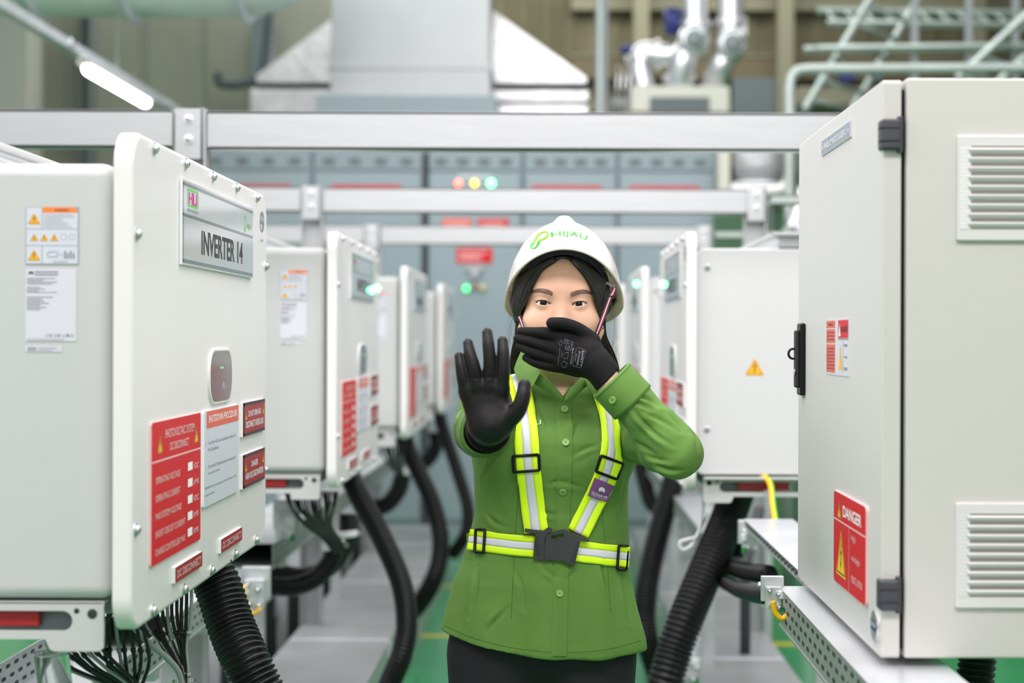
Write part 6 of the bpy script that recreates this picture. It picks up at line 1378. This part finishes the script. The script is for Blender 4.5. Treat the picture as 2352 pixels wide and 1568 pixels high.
def cuff_pt(px, py, off=0.001, ymin=0):
    o = Vector((0, 0, CAMZ)); d = (W(px, py, 1.0)-o).normalized(); h = CB.ray_cast(o, d); return W(px, py, 2.76) if h[0] is None else h[0]-d*off
button(1407, 918, cuff_pt, 0.0062, 0.0010)
mb = cuff(WR_L+(EL_L-WR_L)*0.36, WR_L+(EL_L-WR_L)*0.10, 0.041, 0.0375); shp(mb.build('cuff'))
# letters at the chest, mostly under the strap
mb = MB(); wrap_text(mb, 'HIJAU', qpath([(1184, 982), (1212, 980), (1243, 978)]), 13, 'white_print', torso_pt, -0.006, 0.0016); shp(mb.build('chest_lettering'))

# trousers, shoes
Pt, Qt = surf_nets(lambda X, Y, Z: smax(legs(X, Y, Z, 0.006), 0.055-Z, 0.004), (hx0-0.26, 2.82, 0.03), (hx0+0.27, 3.2, 1.03), 0.007); pb(np_mesh('trousers', Pt, Qt, 'trouser_black'))
for s in (-1, 1):
    cx = PV.x+s*0.09
    Pq, Qq = surf_nets(lambda X, Y, Z: smax(smin(ell(X, Y, Z, (cx, PV.y-0.08, 0.028), (0.044, 0.10, 0.045)), ell(X, Y, Z, (cx, PV.y+0.015, 0.05), (0.040, 0.055, 0.065)), 0.03), 0.0-Z, 0.002), (cx-0.07, PV.y-0.20, -0.01), (cx+0.07, PV.y+0.10, 0.13), 0.006)
    pb(np_mesh('shoe', Pq, Qq, 'shoe'))

# ------------------------------------------------------------------ gloves
def G3(L, Yd): return [W(x, y, Yd+dy) for (x, y, dy) in L]
# raised hand, palm towards the camera
YH = 2.50; k1 = YH/F
fl = [  # (points px,py,dy), radii in px
    ([(1054, 818, .004), (1058, 842, 0), (1064, 872, .0), (1074, 905, .006)], [10.5, 12.5, 15, 17]),
    ([(1075, 788, .006), (1080, 815, .0), (1088, 846, -.002), (1094, 885, .002)], [11.5, 14.5, 16.5, 18]),
    ([(1119, 764, .006), (1122, 795, .0), (1125, 835, -.002), (1124, 885, .002)], [12, 14.2, 15, 18]),
    ([(1154.5, 783, .006), (1156, 812, .0), (1156, 848, -.002), (1152, 892, .002)], [12, 14.5, 15.5, 18]),
    ([(1204.5, 884, -.006), (1201, 912, -.010), (1188, 944, -.008), (1163, 968, .004)], [14.5, 17.5, 19.5, 23])]
def hand_raised(X, Y, Z):
    d = None
    for P, R in fl:
        e = fchain(X, Y, Z, G3(P, YH), [r*k1 for r in R]); d = e if d is None else smin(d, e, 0.0035)
    pal = None
    for (x0, y0, x1, y1, r0, r1) in ((1074, 900, 1100, 975, 20, 24), (1100, 890, 1116, 975, 20, 27), (1128, 890, 1128, 975, 20, 27), (1150, 897, 1142, 968, 20, 26), (1162, 940, 1146, 975, 20, 26)):
        e = cap(X, Y, Z, W(x0, y0, YH+.006), W(x1, y1, YH+.010), r0*k1, r1*k1); pal = e if pal is None else smin(pal, e, 0.012)
    d = smin(d, pal, 0.007)
    wr = cap(X, Y, Z, W(1124, 978, YH+0.015), WR_L, 0.026, 0.028); d = smin(d, wr, 0.02)
    # creases at finger roots
    for x, y in ((1094, 868), (1124, 866)):
        d = d+0.0012*np.exp(-(((X-W(x, y, YH).x)/0.010)**2+((Z-W(x, y, YH).z)/0.0016)**2))
    return d
Pg, Qg = surf_nets(hand_raised, tuple(W(1030, 1045, YH)-Vector((0, 0.05, 0))), tuple(W(1232, 735, YH)+Vector((0, 0.10, 0))), 0.00165)
gl = pb(np_mesh('glove', Pg, Qg, 'glove_coat')); tag(gl, 'smooth black coated glove, palm facing out')
mb = MB(); A, B = WR_L+(W(1124, 978, YH+0.015)-WR_L)*0.25, WR_L+(EL_L-WR_L)*0.22; n = 48; rows = []
Q = [A.lerp(B, t) for t in np.linspace(0, 1, 19)]; mb.tube(Q, [0.0335+0.0007*(i % 2) for i in range(19)], 'glove_knit', 48); o = mb.build('knit_wrist', gl); o.matrix_parent_inverse = Matrix.Identity(4); tag(o, 'black ribbed knit wristband')
# hand over the mouth, back of the hand towards the camera
YM = 2.825; k2 = YM/F
fm = [
    ([(1196, 761, .020), (1228, 763.5, .006), (1260, 767, .0), (1302, 779, .002)], [10, 12.5, 16, 21]),
    ([(1189, 777, .018), (1222, 785, .004), (1256, 796, -.002), (1302, 812, -.002)], [9.8, 11.4, 13.8, 18]),
    ([(1193, 795, .019), (1220, 807, .006), (1250, 817, .0), (1302, 830, .0)], [9.8, 11.2, 12, 17]),
    ([(1208, 821, .022), (1228, 832, .010), (1256, 839, .004), (1300, 843, .004)], [9.2, 10.6, 12, 16]),
    ([(1268, 742, -.016), (1296, 744, -.010), (1328, 755, -.006), (1360, 782, .002)], [13.5, 15, 14, 20])]
def hand_mouth(X, Y, Z):
    d = None
    for P, R in fm:
        e = fchain(X, Y, Z, G3(P, YM), [r*k2 for r in R]); d = e if d is None else smin(d, e, 0.0010)
    pal = None
    for (x0, y0, x1, y1, r0, r1) in ((1290, 793, 1350, 808, 20, 25), (1290, 805, 1350, 822, 21, 26), (1290, 822, 1345, 834, 20, 25), (1290, 836, 1340, 842, 17, 22), (1356, 798, 1362, 820, 22, 27), (1258, 783, 1300, 792, 8, 12), (1306, 772, 1345, 782, 10, 12)):
        e = cap(X, Y, Z, W(x0, y0, YM+.001), W(x1, y1, YM-.004), r0*k2, r1*k2); pal = e if pal is None else smin(pal, e, 0.010)
    d = smin(d, pal, 0.004); d = smin(d, ell(X, Y, Z, W(1328, 848, YM+.008), (0.020, 0.012, 0.013)), 0.010)
    wr = cap(X, Y, Z, W(1352, 818, YM-.004), W(1385, 852, 2.812), 0.028, 0.026); d = smin(d, wr, 0.012)
    s = ((X-WR_R.x)*-0.72+(Z-WR_R.z)*0.69); d = d+0.0005*np.sin(2400*s)*np.clip((0.035-s)/0.01, 0, 1)
    for (x, y) in ((1372, 868), (1365, 852)):
        c = W(x, y, 2.79); d = d+0.0016*np.exp(-(((X-c.x)+(Z-c.z)*0.2)/0.0025)**2)*np.exp(-((Z-c.z)/0.014)**2)
    e1 = W(1401, 866, 2.8); nrm = Vector((0.72, 0, -0.69)); pl = (X-e1[0])*nrm.x+(Z-e1[2])*nrm.z
    wr2 = cap(X, Y, Z, W(1372, 838, 2.812), WR_R+(CUFF0-WR_R)*0.2, 0.0262, 0.0275)+0.0004*np.sin(2400*s); d = smin(d, wr2, 0.006)
    return smax(d, pl, 0.001)
Pm, Qm = surf_nets(hand_mouth, tuple(W(1165, 905, YM)-Vector((0, 0.055, 0))), tuple(W(1440, 715, YM)+Vector((0, 0.055, 0))), 0.00145)
gm = pb(np_mesh('glove', Pm, Qm, 'glove_knit')); tag(gm, 'black knit glove with grey print, over the mouth')
GB = bvh(Pm, Qm)
def glove_pt(px, py, off=0.0004):
    o = Vector((0, 0, CAMZ)); d = (W(px, py, 1.0)-o).normalized(); h = GB.ray_cast(o, d); return None if h[0] is None else h[0]-d*off
mb = MB()
def gtxt(s, p0, p1, h, bold=0.0): wrap_text(mb, s, qpath([p0, ((p0[0]+p1[0])/2, (p0[1]+p1[1])/2), p1]), h, 'glove_print', glove_pt, bold, 0.0009)
def gline(P, r=0.00022):
    Q = [glove_pt(p.x, p.y, 0.0007) for p in resample([(x, y, 0) for x, y in P], 2)]; Q = [q for q in Q if q is not None]
    if len(Q) > 1: mb.tube(Q, r, 'glove_print', 4)
gline([(1328, 798), (1346, 805), (1335, 845), (1316, 840), (1316, 832), (1324, 800), (1328, 798)])
gtxt('SAFETY', (1337, 804.5), (1331, 841), 5.2, 0.02); gtxt('JOGGER', (1329, 805), (1322.5, 839), 5.2, 0.02); gtxt('WORKS', (1323, 811), (1319.5, 830), 2.6, 0.0); gtxt('MULTITASK', (1315, 799), (1309.5, 837), 3.2, 0.01)
gtxt('EN 388 4121X', (1315, 783), (1309, 806), 2.2); gtxt('CE', (1305, 794), (1302, 804), 4.2, 0.0); gtxt('UKCA', (1299, 793), (1297, 803), 3.0); gtxt('CAT. II', (1302, 778), (1299.5, 790), 2.4); gtxt('Size 7', (1297, 778), (1295.5, 789), 2.4)
gline([(1306, 781), (1312, 783), (1310, 791), (1304, 789), (1306, 781)]); gline([(1305, 809), (1299, 810), (1292, 815), (1296, 823), (1303, 824), (1305, 817), (1305, 809)]); gline([(1295, 829), (1303, 834), (1300, 843), (1293, 844), (1288, 837), (1295, 829)])
gline([(1289, 781), (1292, 787), (1287, 795), (1282, 787), (1289, 781)]); gtxt('4121X', (1290, 806), (1288, 820), 2.0); gtxt('WWW.SAFETYJOGGER.COM', (1285, 798), (1280, 840), 1.9)
o = mb.build('glove_lettering', gm); o.matrix_parent_inverse = Matrix.Identity(4); tag(o, 'grey printed lettering')

# ------------------------------------------------------------------ reflective harness
har = thing('harness', None, None, (HC.x, 2.9, 1.2)); har.parent = person; har.matrix_parent_inverse = Matrix.Translation((-HC.x, -3.0, 0))
def hn(o): o.parent = har; o.matrix_parent_inverse = Matrix.Translation((-HC.x, -2.9, -1.2)); return o
def strap(cl, wpx, name='strap', lab=None, off=0.0045, vertical=True, nseg=5):
    Cc = resample(catmull([(x, y, 0) for x, y in cl], 10), 7); n = len(Cc); mb = MB()
    lanes = [(-0.5, -0.19, 'hivis'), (-0.19, 0.17, 'reflect_silver'), (0.17, 0.5, 'hivis')]; allp = {}
    us = [-0.5, -0.4, -0.3, -0.19, -0.07, 0.05, 0.17, 0.28, 0.39, 0.5]; nu = len(us); V_ = []
    for i in range(n):
        t = (Cc[min(i+1, n-1)]-Cc[max(i-1, 0)]).normalized(); s = Vector((-t.y, t.x, 0)) if vertical else Vector((t.y, -t.x, 0))
        for u in us: p = Cc[i]+s*(-u*wpx); V_.append(torso_pt(p.x, p.y, off))
    # relax sideways so the webbing stays smooth
    for it in range(16):
        W_2 = [v.copy() for v in V_]
        for i in range(n):
            for j in range(nu):
                nb_ = [V_[a*nu+b] for a, b in ((i-1, j), (i+1, j), (i, j-1), (i, j+1)) if 0 <= a < n and 0 <= b < nu]; m_y = sum(q.y for q in nb_)/len(nb_); W_2[i*nu+j].y = 0.5*V_[i*nu+j].y+0.5*m_y
        V_ = W_2
    for (j0, j1, m) in ((0, 3, 'hivis'), (3, 6, 'reflect_silver'), (6, 9, 'hivis')): mb.add(V_, [(i*nu+j, i*nu+j+1, (i+1)*nu+j+1, (i+1)*nu+j) for i in range(n-1) for j in range(j0, j1)], m, True)
    o = mb.build(name); k = o.modifiers.new('thickness', 'SOLIDIFY'); k.thickness = 0.0018; k.offset = 0
    tag(hn(o), lab); return o
strap([(1184, 858), (1191, 890), (1202, 940), (1209, 1000), (1213, 1060), (1222, 1140), (1232, 1222)], 54, lab='yellow and silver reflective strap')
strap([(1378, 868), (1386, 905), (1398, 945), (1406, 990), (1405, 1035), (1394, 1080), (1372, 1130), (1350, 1176), (1327, 1224)], 50, lab='yellow and silver reflective strap')
strap([(1082, 1238), (1088, 1239), (1110, 1243), (1150, 1248), (1190, 1252), (1228, 1255)], 49, 'waist_strap', 'yellow and silver reflective strap', vertical=False)
strap([(1318, 1265), (1350, 1269), (1390, 1274), (1425, 1277), (1440, 1278)], 49, 'waist_strap', 'yellow and silver reflective strap', vertical=False)
# back of the belt
mb = MB(); zb = Zp(1262, 2.95); Pk = []
for a in np.linspace(0.12, math.pi-0.12, 26): Pk.append(Vector((float(ip(zb, tcx))+(float(ip(zb, ta))+.005)*math.cos(a), float(ip(zb, tcy))+(float(ip(zb, tb))+.006)*math.sin(a), zb)))
V_ = []
for p in Pk: V_ += [p+Vector((0, 0, 0.02)), p+Vector((0, 0, 0.007)), p-Vector((0, 0, 0.007)), p-Vector((0, 0, 0.02))]
for j, m in ((0, 'hivis'), (1, 'reflect_silver'), (2, 'hivis')): mb.add(V_, [(4*i+j, 4*i+j+1, 4*i+j+5, 4*i+j+4) for i in range(25)], m, True)
hn(mb.build('waist_strap'))
def slider(cx, cy, w_, h_, ang, off=0.0068):
    mb = MB(); ca, sa = math.cos(math.radians(ang)), math.sin(math.radians(ang)); P = [(x, y) for x, y in rr2(-w_/2, -h_/2, w_/2, h_/2, 3, 3)]; pts = [torso_pt(cx+x*ca-y*sa, cy+x*sa+y*ca, off) for x, y in P]
    ys = sum(p.y for p in pts)/len(pts); mb.tube(pts+[pts[0]], 0.0027, 'black_plastic', 8)
    return tag(hn(mb.build('slider_buckle')), 'black plastic slider')
slider(1209, 1062, 58, 34, -4); slider(1397, 1071, 48, 36, 20); slider(1108, 1243, 20, 54, 4); slider(1424, 1280, 20, 56, 3)
mat('buckle_black', (0.040, 0.040, 0.044), 0.45)
# centre buckle
c = torso_pt(1277, 1255, 0.010); fb = Frame(c, (1, 0.0, -0.03), (0, 0, 1)); kb = c.y/F
def BP(L): return [((x-1277)*kb, -(y-1255)*kb) for x, y in L]
mb = MB(); d0, d1 = -0.004, 0.0035
mb.prism(fb, BP([(1203, 1222), (1204, 1217), (1246, 1221), (1258, 1212), (1268, 1217), (1266, 1224), (1256, 1226), (1250, 1238), (1249, 1289), (1224, 1285), (1226, 1278), (1228, 1227), (1208, 1226)]), d0, d1, 'buckle_black')
mb.prism(fb, BP([(1227, 1232), (1233, 1234), (1240, 1278), (1232, 1280), (1229, 1262)]), d1, d1+0.0006, 'slot_dark')
mb.prism(fb, BP([(1252, 1236), (1256, 1228), (1268, 1224), (1264, 1236), (1272, 1243), (1272, 1290), (1264, 1285), (1250, 1290), (1249, 1270)]), d0, d1+0.002, 'buckle_black'); tag(hn(mb.build('buckle_socket')), 'black buckle half with slot')
mb = MB(); mb.prism(fb, BP([(1264, 1224), (1292, 1216), (1301, 1217), (1304, 1222), (1300, 1232), (1296, 1240), (1290, 1246), (1272, 1246), (1264, 1240), (1270, 1236), (1276, 1238), (1290, 1236), (1294, 1228), (1290, 1225), (1270, 1230)]), d0, d1, 'buckle_black')
mb.prism(fb, BP([(1270, 1244), (1292, 1244), (1300, 1230), (1304, 1221), (1352, 1237), (1350, 1243), (1332, 1240), (1329, 1252), (1318, 1298), (1300, 1293), (1292, 1288), (1272, 1288)]), d0, d1+0.0012, 'buckle_black')
mb.prism(fb, BP([(1323, 1242), (1328, 1244), (1318, 1290), (1308, 1288), (1316, 1268)]), d1+0.0012, d1+0.0018, 'slot_dark')
for i in range(10): x0, y0, = 1321-i*1.1, 1247+i*4; mb.prism(fb, BP([(x0+2.2, y0), (x0+5, y0+0.6), (x0+4.6, y0+2.2), (x0+1.8, y0+1.6)]), d1+0.0018, d1+0.0024, 'hinge_black')
for i in range(10): x0, y0, = 1229+i*0.5, 1240+i*4; mb.prism(fb, BP([(x0, y0), (x0+2.6, y0), (x0+2.6, y0+1.6), (x0, y0+1.6)]), d1+0.0006, d1+0.0012, 'hinge_black')
tag(hn(mb.build('buckle_tongue')), 'black buckle half with ratchet edge')
# purple label on the strap
ang = math.radians(22); Rl = lambda x, y: (1377+x*math.cos(ang)-y*math.sin(ang), 1121+x*math.sin(ang)+y*math.cos(ang))
mb = MB(); V_ = []; N_ = 7
for j in range(N_):
    for i in range(N_): p = Rl(-22+44*i/(N_-1), -22+44*j/(N_-1)); V_.append(torso_pt(*p, 0.0092))
my = [v.y for v in V_]
mb.add(V_, [(j*N_+i, j*N_+i+1, (j+1)*N_+i+1, (j+1)*N_+i) for j in range(N_-1) for i in range(N_-1)], 'purple', True)
tp = lambda x, y, off=0.0078: torso_pt(x, y, 0.0104)
p0 = Rl(-17, 13); p1 = Rl(17, 13); wrap_text(mb, 'GOSAVE', qpath([p0, ((p0[0]+p1[0])/2, (p0[1]+p1[1])/2), p1]), 6.5, 'white_print', tp, 0.01)
cc = [tp(*Rl(1+6.5*math.cos(a), -4+6.5*math.sin(a))) for a in [2*math.pi*k/20 for k in range(20)]]; mb.add(cc, [tuple(range(20))[::-1]], 'white_print')
cc = [torso_pt(*Rl(2+x, -1+y), 0.0110) for x, y in ((-3, -1), (3, -1), (4, 3), (2, 7), (-1, 7), (-1, 3), (-4, 3))]; mb.add(cc, [tuple(range(7))[::-1]], 'purple')
p0 = Rl(-14, 17); p1 = Rl(14, 17); wrap_text(mb, 'PERSONAL PROTECTIVE', qpath([p0, ((p0[0]+p1[0])/2, (p0[1]+p1[1])/2), p1]), 2.0, 'white_print', tp)
tag(hn(mb.build('maker_label')), 'purple label with white helmet and letters GOSAVE')
